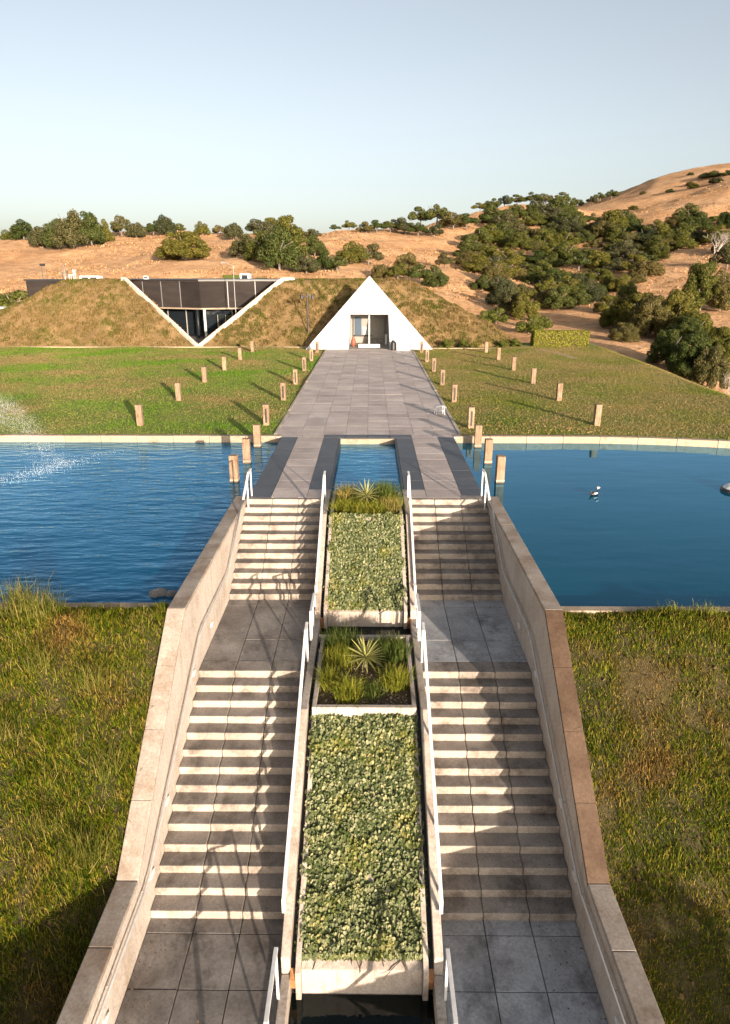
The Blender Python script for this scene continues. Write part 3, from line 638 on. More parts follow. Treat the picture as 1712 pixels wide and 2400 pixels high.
# ------------------------------------------------------------------ oaks, shrubs, bare trees
TREES = {
'lg':[(-95.9,196,6,4.1,'o'),(-85.8,181.4,6.3,4.9,'o'),(-77.3,172.1,6.4,5.5,'o'),(-70.4,165,6.7,7.1,'o'),(-65.7,161.7,8,9.2,'o'),(-62.1,163,6.6,7.8,'o'),(-61.4,168.7,4.6,5.4,'o')],
'lc':[(-59.8,176.6,5.4,5,'o'),(-55.4,174,4.3,3.6,'o'),(-52.2,176.9,4.3,3.7,'o'),(-49.2,177,5,4.8,'o'),(-46.8,179.9,3.7,2.6,'o'),(-41.5,181.6,4,3.1,'o'),(-38,184.3,3.6,2.5,'o'),(-32.2,172.9,4.7,3.8,'o')],
'lone':[(-33,129.6,8.4,4.8,'o')],
'mid':[(-23.6,137.3,5.1,4.8,'o'),(-18.6,125.9,5.5,5.5,'o'),(-14.8,118.2,6.2,7.1,'o'),(-14,134,5.3,5.8,'o'),(-22.2,161,5.9,6.5,'o'),(-18.9,167.1,6.2,6.8,'o'),(-10.3,117.6,4.1,3.4,'o'),(-11.5,151.3,4.7,4.5,'o'),(-7.7,123.1,4.1,3.4,'o')],
'midc':[(-29.2,192.1,5.9,4,'o'),(-25.6,196,7.2,4.3,'o'),(-21.1,199,6.1,3.6,'o'),(-17,208,5.1,2.8,'o')],
'rc':[(-10.6,220,3.2,2.1,'o'),(-6.4,223,4.1,3,'o'),(-1.1,212,4.7,3.4,'o'),(1.9,213.7,4.7,3.7,'o'),(5.9,218.8,5.9,3.7,'o'),(10.1,217.6,6.9,4.8,'o'),(16.3,241,6.5,6.7,'o'),(21.6,239.4,7.3,6.4,'o'),(25.6,228.2,7.5,5.6,'o'),(29.8,228.7,6.1,5,'o'),(13.9,214.7,5.2,3.9,'o'),(18.7,216.3,4.8,3.7,'o')],
'band':[(-5.6,122.6,3.3,2.6,'o'),(-3.2,134.4,4.7,3.8,'o'),(-0.3,135.9,4.2,4,'o'),(1.9,120.2,3,2.5,'o'),(4.6,119.6,3.7,3,'o'),(6.6,129.9,3.7,3.6,'o'),(8.3,118.5,4,3.4,'o'),(10.7,118.4,3.7,3.4,'o'),(14.9,144.3,3.2,3,'o')],
'sky':[(42.6,289,6.3,3.5,'o'),(48.2,295,7.1,4.3,'o'),(53.5,298,6.5,4.3,'o'),(59.1,301,7.3,4.4,'o'),(65.4,301,8,4.7,'o'),(70.7,301,7.2,4.7,'o'),(77,301,7.2,5.4,'o'),(114.6,418,9.1,6,'o'),(123.8,418,6.5,5.5,'o'),(128.1,418,5.5,5,'o'),(128.1,398.3,7.2,4.8,'o')],
'rav':[(32.3,110.8,2.3,2.3,'o'),(35.4,112.6,2.4,2.4,'o'),(33.7,101.2,2.4,2.4,'o'),(31.5,91.8,2.2,2.1,'o'),(32.5,119.5,2.3,2.2,'o'),(40.5,112.8,2.3,2.4,'o'),(77.5,165.3,3.8,3.8,'o'),(72.3,149.5,3.4,3.6,'o'),(58,268.6,4.4,3.8,'o'),(62.4,269.2,7.5,6.3,'o'),(68.8,269.2,7.5,7.7,'o'),(51.5,264.1,5.2,4.7,'o'),(73.3,264.7,4.4,3.7,'o'),(46,254.4,4.2,4.4,'o'),(74,250.3,4.1,3.5,'o'),(62,256.4,7.2,5.7,'o'),(40.2,243.7,6,6,'o'),(86.5,201.9,5.6,5.3,'o'),(56.1,251.9,4.9,4.2,'o'),(50.4,244.7,4.8,3.9,'o'),(63.3,246.4,4.1,3.9,'o'),(83.7,202.7,4,3.5,'o'),(65.8,240.4,5.2,4.6,'o'),(74.1,214.3,5.3,5.1,'o'),(70.1,222.3,4.4,3.6,'o'),(41.5,229,6.4,5.9,'o'),(85.2,191,4.2,3.2,'o'),(66.7,222.1,3.7,2.8,'o'),(70,212.3,5.9,6,'o'),(79.1,195.6,3.2,2.6,'o'),(81.7,190.8,3.8,3.2,'o'),(58.7,221.2,6.2,5.2,'o'),(53.8,222.3,4.4,3.4,'o'),(44.6,219.9,5.5,4.1,'o'),(72.7,201.2,5,4.6,'o'),(75.2,192.5,4.8,4.9,'o'),(37.2,213.1,6,5.4,'o'),(65.1,205.2,5.8,5.1,'o'),(67.1,199.1,4.4,4.4,'o'),(46.2,208.6,5.9,4.9,'o'),(75.9,179.8,4.5,4.2,'o'),(59.5,204.3,4,3.4,'o'),(32.9,206.8,5.8,5.4,'o'),(75.6,171.1,3.7,2.9,'o'),(73.6,181.8,3.6,3.6,'o'),(70.8,189.3,4.7,4.6,'o'),(38.1,203.4,4,3,'o'),(52.9,201.9,5.1,4,'o'),(47.8,201.2,5,5.1,'o'),(28.3,196.7,4.9,5.2,'o'),(69.9,179.4,3.6,3.1,'o'),(66.6,189,4.1,4.1,'o'),(39.9,193.8,4.9,4.4,'o'),(68.6,163.6,4.6,4,'o'),(57.5,189.6,3.2,2.9,'o'),(43,192.2,3.2,2.8,'o'),(61.7,185.4,3.7,3.2,'o'),(66,163.4,3.2,3.1,'o'),(63.4,168.1,2.8,2.2,'o'),(32.1,182.7,3.1,2.9,'o'),(23.8,177.8,4.5,4.3,'o'),(27,179.4,5.1,4.6,'o'),(44.9,181.6,4,3.5,'o'),(58,167.8,4.7,4.1,'o'),(49.6,178.9,3,2.6,'o'),(60.6,154.9,3.4,3.3,'o'),(35.4,174.9,3.5,3.1,'o'),(53.3,164.3,2.8,2.5,'o'),(27.8,169.9,4.8,4,'o'),(56.7,156.3,3.1,3.1,'o'),(38.9,168.7,3.7,3.4,'o'),(44,167.2,4.7,4.7,'o'),(48.7,163.5,3.6,2.9,'o'),(22.1,161.7,4.1,3.2,'o'),(56.6,149.1,3,2.4,'o'),(52.6,154.4,2.6,2,'o'),(40.6,163.8,3.3,2.5,'o'),(30.8,163.2,4.6,3.9,'o'),(48.5,155.2,3.9,3.5,'o'),(44.5,155,3.9,3.4,'o'),(52.7,145,3.2,3.1,'o'),(27.2,155.9,4,3.7,'o'),(22.7,151.6,4.3,3.9,'o'),(33.6,155.3,3.1,2.5,'o'),(48.9,145.3,2.9,2.4,'o'),(52.1,136.7,3.9,3.1,'o'),(27.4,146.5,4.2,3.9,'o'),(29.8,146.9,3.7,2.9,'o'),(37.3,148,3,2.3,'o'),(39.7,147,2.5,1.9,'o'),(35,148,3.8,3.7,'o'),(22.2,129.4,3.3,3.5,'o'),(44.7,140.6,3.1,2.4,'o'),(49.2,134.8,2.7,2.2,'o'),(42.8,141.6,2.4,2.3,'o'),(19.2,122.9,2.7,2.3,'o'),(31.5,140.8,2.4,2.2,'o'),(39.5,137.6,2.3,2.4,'o'),(43.8,132.3,2.7,2.8,'o'),(22.2,121.6,3.1,3.2,'o'),(34.9,134.8,3.9,3.4,'o'),(44.6,128,2.9,2.9,'o'),(40.6,127.8,2.2,2,'o'),(24.4,118.7,3.4,2.8,'o'),(35.1,126.6,3.6,3.4,'o'),(38,126.1,3.2,3.1,'o'),(30.4,124,3.2,3.2,'o'),(21.7,113.8,2.9,2.8,'o'),(31.6,120.1,2.1,1.8,'o'),(33.8,114.7,3.3,3,'o'),(31.4,113,3.3,3.1,'o'),(28,111.9,3.2,3,'o')],
're':[(93.1,197.8,6,3.6,'o'),(91.3,188,5.7,4.6,'o'),(66.3,135.3,5,4.2,'o')],
'rt':[(45.6,98.8,5.2,6,'o')],
'rb':[(66.2,140.9,7.3,7,'b')],
'rt2':[(47.9,97.8,3.7,5.5,'o')],
'rs':[(42.9,107.5,2,1.2,'s'),(56.3,112.2,2.1,1.7,'s'),(38.4,86.5,1.4,0.9,'s')],
'near':[(31,88,3.9,3.5,'o'),(32.5,86,4.6,4.4,'o'),(31.6,80,4.3,4.3,'o'),(35,82,5,4.8,'o'),(33.2,74,4,3.1,'o'),(26.7,74,2.8,1.9,'o'),(26.5,62,3,3,'o'),(27,58,3.4,3.8,'o'),(27.5,56,2.6,3.3,'o'),(34.1,68,3.3,3.2,'o'),(34.9,76,4.4,3.4,'o')],
'nb':[(26,50,1.3,2.6,'b')],
'hm':[(15.7,88,3.3,2.2,'s'),(13.5,86,2.5,1.8,'s'),(19.6,98,3.7,3.7,'o'),(20.6,95,3.4,3.6,'o'),(20.5,84,2.7,1.9,'s'),(18,80,3.1,2,'s'),(19.8,106,4,4,'o'),(28.5,108,3.8,3.4,'o')],
'lb':[(-43.5,87,6.6,3.4,'s'),(-39.4,88,3.4,2.6,'s')],
'fr':[(159.2,351.5,5.8,2.6,'o'),(145.8,340.5,4.8,2.2,'o'),(152.2,332.8,5.3,2.4,'o'),(162.2,344.5,4.8,2.2,'o'),(149.2,352.2,3.9,1.8,'o'),(133.6,368.7,2.8,1.3,'o'),(156.8,371.6,3.1,1.4,'o'),(110.5,313.9,3.8,1.7,'o'),(156.7,354.7,5.7,2.5,'o'),(139.3,349.9,3.6,1.6,'o'),(165.5,345.4,4.6,2.1,'o')],
}
rs = np.random.default_rng(11)
def leaf_cards(P, N, size, n_jit=.55):
    """quads at points P facing roughly N"""
    n = len(P); D = N + rs.normal(0, n_jit, (n, 3)); D /= np.linalg.norm(D, axis=1)[:, None] + 1e-9
    A = np.cross(D, rs.normal(0, 1, (n, 3))); A /= np.linalg.norm(A, axis=1)[:, None] + 1e-9; B = np.cross(D, A)
    sz = (size * rs.uniform(.6, 1.4, n))[:, None]; A = A * sz; B = B * sz * .7
    V = np.stack([P - A, P - B * .9, P + A, P + B + D * sz * .25], 1).reshape(-1, 3)
    return V, np.arange(n * 4).reshape(-1, 4)
def crown_mesh(name, mat, seed, n_lobes=15, cards=260, flat=1., size=.030, low=.10, rs_=1.):
    """lobes packed through a broad, low, uneven dome that reaches almost to the ground"""
    global rs; rs = np.random.default_rng(seed); VV, FF, k = [], [], 0
    for i in range(n_lobes):
        a = i * 2.4 + rs.uniform(-.5, .5); u = (i + .5) / n_lobes; ring = math.sqrt(u)
        top = .90 * math.sqrt(max(0., 1 - (ring * .92) ** 2)) * rs.uniform(.62, 1.04)
        c = np.array([.37 * ring * math.cos(a), .37 * ring * math.sin(a), 0]); r = rs.uniform(.11, .19) * rs_; rz = r * rs.uniform(.75, 1.1) * flat * 1.15
        zc = max(low + rz * .6, top - rz * .8) if i % 3 else low + (top - low) * rs.uniform(.25, .55)
        c[2] = max(zc, low + rz * .5)
        m = int(cards * (r / .15 / rs_) ** 2)
        d = rs.normal(0, 1, (m, 3)); d /= np.linalg.norm(d, axis=1)[:, None]
        rad = rs.uniform(.5, 1.0, m)[:, None] ** .4 * rs.choice([1, 1, 1, 1.16], m)[:, None]
        bump = 1 + .16 * np.sin(d[:, 0] * 7 + i) * np.sin(d[:, 1] * 6 - i) * np.sin(d[:, 2] * 5)
        P = c + d * rad * bump[:, None] * np.array([r, r, rz])
        P[:, 2] = np.maximum(P[:, 2], low * .4 + rs.uniform(0, .03, m))
        V, F = leaf_cards(P, d, size); VV.append(V); FF.append(F + k); k += len(V)
    return np_mesh(name, np.concatenate(VV), np.concatenate(FF), mat)
def trunk_mesh(name, seed, mat='bark'):
    r = random.Random(seed); g = MB()
    g.tube([(0, 0, -.15), (r.uniform(-.01, .01), 0, .12), (r.uniform(-.03, .03), r.uniform(-.03, .03), .34)], .032, 7, .022)
    for i in range(5):
        a = i * 1.257 + r.uniform(-.3, .3); q = r.uniform(.2, .34)
        g.tube([(0, 0, .24 + .03 * i), (q * .45 * math.cos(a), q * .45 * math.sin(a), .42 + .02 * i), (q * math.cos(a), q * math.sin(a), r.uniform(.55, .75))], .020, 5, .005)
    return g.mesh(name, mat, smooth=True)
def bare_mesh(name, seed):
    r = random.Random(seed); g = MB()
    def br(p, d, L, rad, lv):
        q = p + d * L; mid = p + d * L * .5 + Vector((r.uniform(-1, 1), r.uniform(-1, 1), r.uniform(-.5, .8))) * L * .10
        g.tube([p, mid, q], rad, 5 if lv < 3 else 3, rad * .55, cap=False)
        if lv >= 5: return
        for i in range(3 if lv < 4 else 2):
            e = (d + Vector((r.uniform(-1, 1), r.uniform(-1, 1), r.uniform(-.35, .7))) * .75).normalized()
            br(q if i else mid.lerp(q, .6), e, L * r.uniform(.62, .80), rad * .6, lv + 1)
    br(Vector((0, 0, -.1)), Vector((.05, 0, 1)), .34, .035, 0)
    return g.mesh(name, 'pale_bark', smooth=True)
CROWN = [crown_mesh('crown', ['oak', 'oak', 'oak2', 'oak', 'oak2', 'oak'][i], 40 + i, 26 + 4 * (i % 3), 520, [1, .85, 1.1, .95, 1, .9][i], .0165, [.10, .05, .12, .08, .05, .1][i], .82) for i in range(6)]
OPEN = [crown_mesh('crown', ['oak', 'oak2', 'oak'][i], 55 + i, 13 + 2 * i, 420, [.8, .9, .7][i], .019, [.30, .24, .34][i], .80) for i in range(3)]
NEARCROWN = [crown_mesh('crown', ['oak', 'oak2', 'oak'][i], 70 + i, 52, 850, 1, .0115, .06, .66) for i in range(3)]
SHRUB = [crown_mesh('foliage', 'bush', 60 + i, 13, 420, 1.1, .026, .02) for i in range(2)]
TRUNK = [trunk_mesh('trunk', 80 + i) for i in range(4)]
def nm(x, y, w, h, k, i, label, group, near=False):
    z = z_at(x, y)
    if -4 < x < 34 and y < 67: z = float(lawn_z(np.array([x]), np.array([y]))[0]) if x < 24 else z
    name = {'o': 'oak_tree', 's': 'shrub', 'b': 'bare_tree'}[k]; cat = {'o': 'tree', 's': 'shrub', 'b': 'tree'}[k]
    t = thing(name, (x, y, z - .05), label, cat, group, rnd.uniform(0, 6.28)); f = {'rav': 1.85, 'sky': 1.2, 'band': 1.4, 'mid': 1.25, 'lg': 1.15, 'lc': 1.2}.get(key, 1.35) if k == 'o' else 1.1
    t.scale = (w * f, w * f, h * (({'rav': 1.25, 'lg': 1.08, 'mid': 1.1}.get(key, 1.22)) if k == 'o' else 1.1))
    if k == 'o':
        src_ = NEARCROWN if near else OPEN if key in ('sky', 'rc', 'midc') or (key in ('lc', 'band', 're') and i % 2) or (key == 'rav' and i % 5 == 0) else CROWN
        link('crown', src_[i % len(src_)], t); link('trunk', TRUNK[i % 4], t)
    elif k == 's':
        link('foliage', SHRUB[i % 2], t); link('trunk', TRUNK[i % 4], t)
    else:
        link('branches', bare_mesh('branches', 90 + i), t)
    return t
def rav_label(x, y):
    ax = np.interp(y, [92, 108, 140, 170, 210, 260, 320], [19, 25, 31, 36, 46, 62, 92])
    flank = 'on the left flank' if x < ax - 3 else 'on the right flank' if x > ax + 3 else 'in the bottom'
    place = 'near the mouth' if y < 135 else 'low down' if y < 160 else 'midway up' if y < 190 else 'high up' if y < 225 else 'at the head'
    return 'dark green oak %s of the wooded ravine, %s' % (flank, place)
LBL = {
 'lg': lambda i, n: '%s oak from the left in the tall clump at the left end of the ridge' % ordw(i),
 'lc': lambda i, n: '%s oak on the ridge line, counting right from the tall left clump' % ordw(i),
 'lone': lambda i, n: 'lone rounded oak on the bare slope above the V-shaped opening',
 'mid': lambda i, n: '%s oak of the large clump on the slope left of the pyramid' % ordw(i),
 'midc': lambda i, n: '%s small oak on the crest behind the middle clump' % ordw(i),
 'rc': lambda i, n: '%s oak of the crest row above the pyramid' % ordw(i),
 'band': lambda i, n: '%s low oak of the row just behind the mound and pyramid tip' % ordw(i),
 'sky': lambda i, n: '%s distant oak on the skyline above the ravine' % ordw(i),
 'rav': lambda i, n: rav_label(*TREES['rav'][i][:2]),
 're': lambda i, n: '%s oak at the picture edge on the right-hand hill' % ordw(i),
 'rt': lambda i, n: 'tall oak standing on the orange slope at the right',
 'rt2': lambda i, n: 'narrow oak right of the tall oak on the orange slope',
 'rb': lambda i, n: 'leafless pale tree among the oaks on the right-hand hill',
 'rs': lambda i, n: '%s small round shrub on the orange slope at the right' % ordw(i),
 'near': lambda i, n: '%s oak of the near clump beyond the right lawn' % ordw(i),
 'fr': lambda i, n: '%s dark scrub bush high on the far ridge at the right' % ordw(i),
 'nb': lambda i, n: 'small bare pale tree at the lawn edge, far right',
 'hm': lambda i, n: '%s tree or shrub behind the hedge at the mound foot' % ordw(i),
 'lb': lambda i, n: ['large rounded green shrub at the left end of the mound', 'smaller green shrub between the large shrub and the mound'][i]}
GRP = {'rav': 'oaks filling the ravine', 'lg': 'oaks of the left ridge clump', 'lc': 'oaks along the left ridge', 'mid': 'oaks of the middle clump', 'midc': 'oaks on the middle crest', 'rc': 'oaks on the crest above the pyramid',
       'band': 'oaks behind the mound', 'sky': 'skyline oaks', 'rr': 'oaks on the right hill', 'near': 'oaks beyond the right lawn', 'hm': 'trees behind the hedge', 're': 'oaks at the right edge', 'rs': 'shrubs on the right slope', 'fr': 'scrub on the far ridge'}
ti = 0; key = ''
for key, lst in TREES.items():
    for i, (x, y, w, h, k) in enumerate(lst):
        nm(x, y, w, h, k, ti, LBL[key](i, len(lst)), GRP.get(key), near=key in ('near', 'rt', 'lone')); ti += 1
key = ''
# a tree standing behind the viewpoint; its shade falls on the lower right bank
t = nm(9.4, -3.0, 3.8, 4.2, 'o', 1, 'oak on the right bank behind the viewpoint, shading the lower grass', None); t.location.z = -5.6

# ------------------------------------------------------------------ hedge and small mound-foot shrubs
def box_foliage(name, x0, x1, y0, y1, z0, z1, n, size, mat, seed):
    global rs; rs = np.random.default_rng(seed)
    c = np.array([(x0 + x1) / 2, (y0 + y1) / 2, z0]); P = rs.uniform(0, 1, (n, 3)); s = rs.integers(0, 4, n); N = np.zeros((n, 3))
    P[s == 0, 1] = rs.uniform(-.02, .06, (s == 0).sum()); N[s == 0] = (0, -1, .2)
    P[s == 1, 2] = rs.uniform(.93, 1.02, (s == 1).sum()); N[s == 1] = (0, 0, 1)
    P[s == 2, 0] = rs.uniform(-.01, .03, (s == 2).sum()); N[s == 2] = (-1, 0, .2)
    P[s == 3, 0] = rs.uniform(.97, 1.01, (s == 3).sum()); N[s == 3] = (1, 0, .2)
    P = np.array([x0, y0, z0]) + P * np.array([x1 - x0, y1 - y0, z1 - z0]) - c
    V, F = leaf_cards(P, N, size, .5)
    return np_mesh(name, V, F, mat), c
t = thing('box_hedge', (17.3, 63.9, -.05), 'clipped yellow-green box hedge at the right end of the lawn', 'hedge')
me, c = box_foliage('foliage', 14.9, 19.8, 63.2, 64.6, -.05, 1.32, 9000, .055, 'hedge', 5); link('foliage', me, t)
MB().box(15.0, 19.7, 63.35, 64.5, -.1, 1.22).build('stems', 'soil', t)
for i, (x, y, w, h) in enumerate(((6.9, 62.2, 1.6, 1.0), (8.4, 62.5, 1.3, .9), (11.9, 62.6, 1.5, .8), (13.2, 63.0, 1.4, .9))):
    t = thing('foot_shrub', (x, y, -.08), '%s low green shrub along the mound foot right of the pyramid' % ordw(i), 'shrub', 'shrubs along the mound foot')
    t.scale = (w, w, h); link('foliage', SHRUB[i % 2], t)
t = thing('round_bush', (9.3, 62.0, -.06), 'small dark round bush at the mound foot behind the posts', 'shrub'); t.scale = (.8, .8, .9)
link('foliage', crown_mesh('foliage', 'oak', 99, 9, 200, 1.1, .05, .02), t)

# ------------------------------------------------------------------ posts on the lawns and in the ponds
def post_mesh(h):
    w = .125
    b = MB().box(-w, w, -w, w, -.2, h).mesh('post_body', 'wood', bevel=.014)
    return b
PB = post_mesh(.88)
slot_me = MB().box(-.038, .038, -.134, -.120, .12, .74).mesh('slot', 'slot')
slot_side = MB().box(-.134, -.120, -.045, .045, .12, .74).mesh('slot', 'slot')
top_me = MB().box(-.128, .128, -.128, .128, .876, .90).mesh('post_cap', 'wood', bevel=.008)
def lawn_post(x, y, slot, label, group):
    z = float(lawn_z(np.array([x]), np.array([y]))[0])
    t = thing('light_post', (x, y, z), label, 'post', group, R(rnd.uniform(-4, 4)))
    link('post_body', PB, t); link('post_cap', top_me, t)
    if slot: link('slot', slot_me, t)
    return t
ys = [29.0, 35.1, 41.0, 46.8, 52.6, 58.5]
for s, side in ((-1, 'left'), (1, 'right')):
    for i, y in enumerate(ys):
        lawn_post(s * 9.78, y + rnd.uniform(-.1, .1), False, '%s timber post from the pond in the outer row, %s lawn' % (ordw(i), side), 'outer posts on the lawns')
        lawn_post(s * 4.36, (y - .4 if s > 0 else y), True, '%s slotted timber post from the pond along the walkway, %s side' % (ordw(i), side), 'slotted posts along the walkway')
WP = MB().box(-.13, .13, -.13, .13, .12, .88).mesh('post_body', 'wood', bevel=.014)
WB = MB().box(-.128, .128, -.128, .128, -.9, .045).mesh('wet_base', 'wet_wood')
WW = MB().box(-.134, .134, -.134, .134, .045, .12).mesh('white_band', 'coping')
for s, side in ((-1, 'left'), (1, 'right')):
    for i, y in enumerate((21.2, 23.55, 25.95)):
        t = thing('water_post', (s * 4.28, y, W0), '%s timber post standing in the %s pond, counting from the stairs' % (ordw(i), side), 'post', 'timber posts standing in the ponds', R(rnd.uniform(-3, 3)))
        link('post_body', WP, t); link('wet_base', WB, t); link('white_band', WW, t)

# ------------------------------------------------------------------ blades of grass
def blade_mesh(name, P, H, Wd, lean, mat, seed, curve=.35, seg2=True):
    """one bent blade per point; H heights, Wd widths, lean spread"""
    r = np.random.default_rng(seed); n = len(P); a = r.uniform(0, 2 * np.pi, n); L = np.abs(r.normal(0, lean, n)) * H; b = r.uniform(0, 2 * np.pi, n)
    wv = np.stack([np.cos(a), np.sin(a), np.zeros(n)], 1) * (Wd * .5)[:, None]; lv = np.stack([np.cos(b), np.sin(b), np.zeros(n)], 1)
    mid = P + lv * (L * curve)[:, None] + np.array([0, 0, 1]) * (H * .6)[:, None]; tip = P + lv * L[:, None] + np.array([0, 0, 1]) * np.maximum(H - L * .35, H * .35)[:, None]
    V = np.stack([P - wv, P + wv, mid + wv * .7, mid - wv * .7, tip], 1).reshape(-1, 3); k = np.arange(n) * 5
    F = np.concatenate([np.stack([k, k + 1, k + 2], 1), np.stack([k, k + 2, k + 3], 1), np.stack([k + 3, k + 2, k + 4], 1)])
    return np_mesh(name, V, F, mat)
def scatter(x0, x1, y0, y1, n, fz, seed, keep=None):
    r = np.random.default_rng(seed); X = r.uniform(x0, x1, n); Y = r.uniform(y0, y1, n)
    if keep is not None: m = keep(X, Y); X, Y = X[m], Y[m]
    return np.stack([X, Y, fz(X, Y)], 1)
def patchy(X, Y, s, seed):
    return np.array([mnoise.noise(Vector((x * s, y * s, seed))) for x, y in zip(X, Y)])
for s, side, lo, hi, ytop in ((-1, 'left', -9.2, -3.78, 12.1), (1, 'right', 3.78, 9.2, 12.04)):
    P = scatter(lo, hi, 5.0, ytop, 85000, berm_z, 20 + s)
    pt = patchy(P[:, 0], P[:, 1], .9, 2.0); r = np.random.default_rng(3)
    pt2 = patchy(P[:, 0], P[:, 1], 3.2, 7.0)
    H = np.clip(.085 + .09 * pt + .09 * pt2 + r.normal(0, .03, len(P)), .018, .34) * (1.25 if s < 0 else .85)
    tag(link('bank_grass', blade_mesh('bank_grass', P, H, np.full(len(P), .013), .75, 'grass', 30 + s)), 'rough green and straw grass covering the %s bank' % side, 'grass', kind='stuff')
for s, side, lo, hi in ((-1, 'left', -9.2, -3.8), (1, 'right', 3.8, 9.2)):
    P = scatter(lo, hi, 5.2, 12.0, 5200 if s < 0 else 3000, berm_z, 120 + s); pt = patchy(P[:, 0], P[:, 1], 1.1, 4.0); r = np.random.default_rng(5)
    k = pt + r.normal(0, .2, len(P)) > .05; P = P[k]; H = np.clip(r.normal(.22, .08, len(P)), .08, .45) * (1.2 if s < 0 else .7)
    tag(link('straw_stalks', blade_mesh('straw_stalks', P, H, np.full(len(P), .008), .7, 'tussock', 130 + s)), 'sparse long straw stalks among the grass of the %s bank' % side, 'grass', kind='stuff')
    n = 500; P = scatter(lo, hi, 5.2, 12.0, n, berm_z, 140 + s); P[:, 2] += .04; V, F = leaf_cards(P, np.tile([0, 0, 1.], (n, 1)), .035, .7)
    tag(link('leaf_litter', np_mesh('leaf_litter', V, F, 'deadleaf')), 'brown dead leaves lying in the grass of the %s bank' % side, 'leaves', kind='stuff')
def lawn_keep_e(X, Y): return (Y > pond_edge_r(X) + .42)
for s, side, lo, hi in ((-1, 'left', -34, -3.85), (1, 'right', 3.85, 25)):
    P = scatter(lo, hi, 25 if s > 0 else 27.02, 63.2, 200000, lawn_z, 50 + s, lawn_keep_e if s > 0 else None)
    r = np.random.default_rng(8); H = np.clip(r.normal(.040, .014, len(P)), .012, .1)
    tag(link('lawn_grass', blade_mesh('lawn_grass', P, H, np.full(len(P), .030), .8, 'turf' if s < 0 else 'turf_r', 60 + s)), 'short patchy green and dry turf on the %s lawn' % side, 'grass', kind='stuff')
# dry tufts all over the mound
r = np.random.default_rng(14); n = 5200
X = r.uniform(-39.5, 13.8, n); Y = r.uniform(62.5, 72.5, n); Z = mound_raw(X, Y); k = ~in_notch(X, Y) & (Z > 0) & ~((np.abs(X) < 5.6) & (Y < 64)) & ~((np.abs(X) < 2.7) & (Y < 67.5)); X, Y, Z = X[k], Y[k], Z[k]
k = 26; PX = np.repeat(X, k) + r.normal(0, .14, len(X) * k); PY = np.repeat(Y, k) + r.normal(0, .12, len(X) * k); PZ = mound_raw(PX, PY)
ok = ~in_notch(PX, PY); P = np.stack([PX, PY, PZ], 1)[ok]; Hs = np.repeat(r.uniform(.05, .26, len(X)), k)[ok]
tag(link('mound_tufts', blade_mesh('mound_tufts', P, Hs * r.uniform(.6, 1.2, len(P)), np.full(len(P), .045), .55, 'tuft', 15)), 'straw-coloured and green tufts covering the mound', 'grass', kind='stuff')
# low scrub freckling the bare hillside
n = 24000; X = r.uniform(-105, 190, n); Y = r.uniform(105, 300, n); k = np.array([mnoise.noise(Vector((a * .05, b * .05, 5))) for a, b in zip(X, Y)]) > -.08
X, Y = X[k], Y[k]; Z = terrain(X, Y) + rough_add(X, Y); kk = 5
P = np.stack([np.repeat(X, kk) + r.normal(0, .45, len(X) * kk), np.repeat(Y, kk) + r.normal(0, .45, len(X) * kk), np.repeat(Z, kk) - .05], 1)
tag(link('hill_scrub', blade_mesh('hill_scrub', P, np.repeat(r.uniform(.08, .45, len(X)), kk), np.full(len(P), .20), .8, 'hilltuft', 16)), 'low dry scrub freckling the bare hillside', 'scrub', kind='stuff')

# ------------------------------------------------------------------ tall tussocks on the banks
def tussock(x, y, h, n, label, seed, mat='banktuft', lean=.62, group='tall grass tussocks on the banks', spread=.13):
    z = float(berm_z(np.array([x]), np.array([y]))[0]); r = np.random.default_rng(seed)
    P = np.stack([r.normal(0, spread, n), r.normal(0, spread, n), np.full(n, -.03)], 1)
    t = thing('grass_tussock', (x, y, z), label, 'grass tussock', group)
    link('blades', blade_mesh('blades', P, h * r.uniform(.5, 1.15, n), np.full(n, .011), lean, mat, seed), t); return t
TU = [(-6.75, 12.0, .62, 170, 'tall straw tussock at the curb of the left pond'), (-6.2, 11.8, .55, 150, 'green-gold tussock beside the tall straw one at the left pond'), (-7.4, 11.7, .5, 150, 'drooping tussock at the picture edge by the left pond'),
      (-5.9, 10.9, .42, 100, 'wispy tussock a little below the left pond curb'), (-4.85, 10.55, .42, 90, 'pale dry tussock on the bare patch near the left parapet'), (-4.25, 9.35, .46, 70, 'gold tussock leaning against the left parapet, mid slope'),
      (-4.35, 8.35, .42, 160, 'arching yellow tussock at the left parapet where its cap levels'), (-6.2, 9.9, .36, 80, 'small gold tussock in the middle of the left bank'), (-6.9, 8.9, .36, 80, 'sparse gold tussock low on the left bank edge'),
      (-5.3, 6.4, .5, 150, 'bright green tussock in the bottom left corner'), (-5.0, 8.75, .3, 60, 'low dry tussock between parapet and middle of the left bank')]
for i, a in enumerate(TU): tussock(a[0], a[1], a[2] * 1.3, int(a[3] * 2.0), a[4], 200 + i)
TR_ = [(6.0, 11.95, .26, 120, 'short green tuft at the right pond curb, nearest the parapet'), (6.7, 11.95, .28, 130, 'short green tuft in the middle of the right pond curb'), (7.3, 11.9, .26, 110, 'short green tuft at the right pond curb, picture edge'),
       (4.35, 10.9, .22, 60, 'small pale tuft beside the brown parapet cap'), (4.9, 8.35, .22, 60, 'straw tuft low on the right bank by the shade')]
for i, a in enumerate(TR_): tussock(*a[:4], a[4], 240 + i, 'reedy')

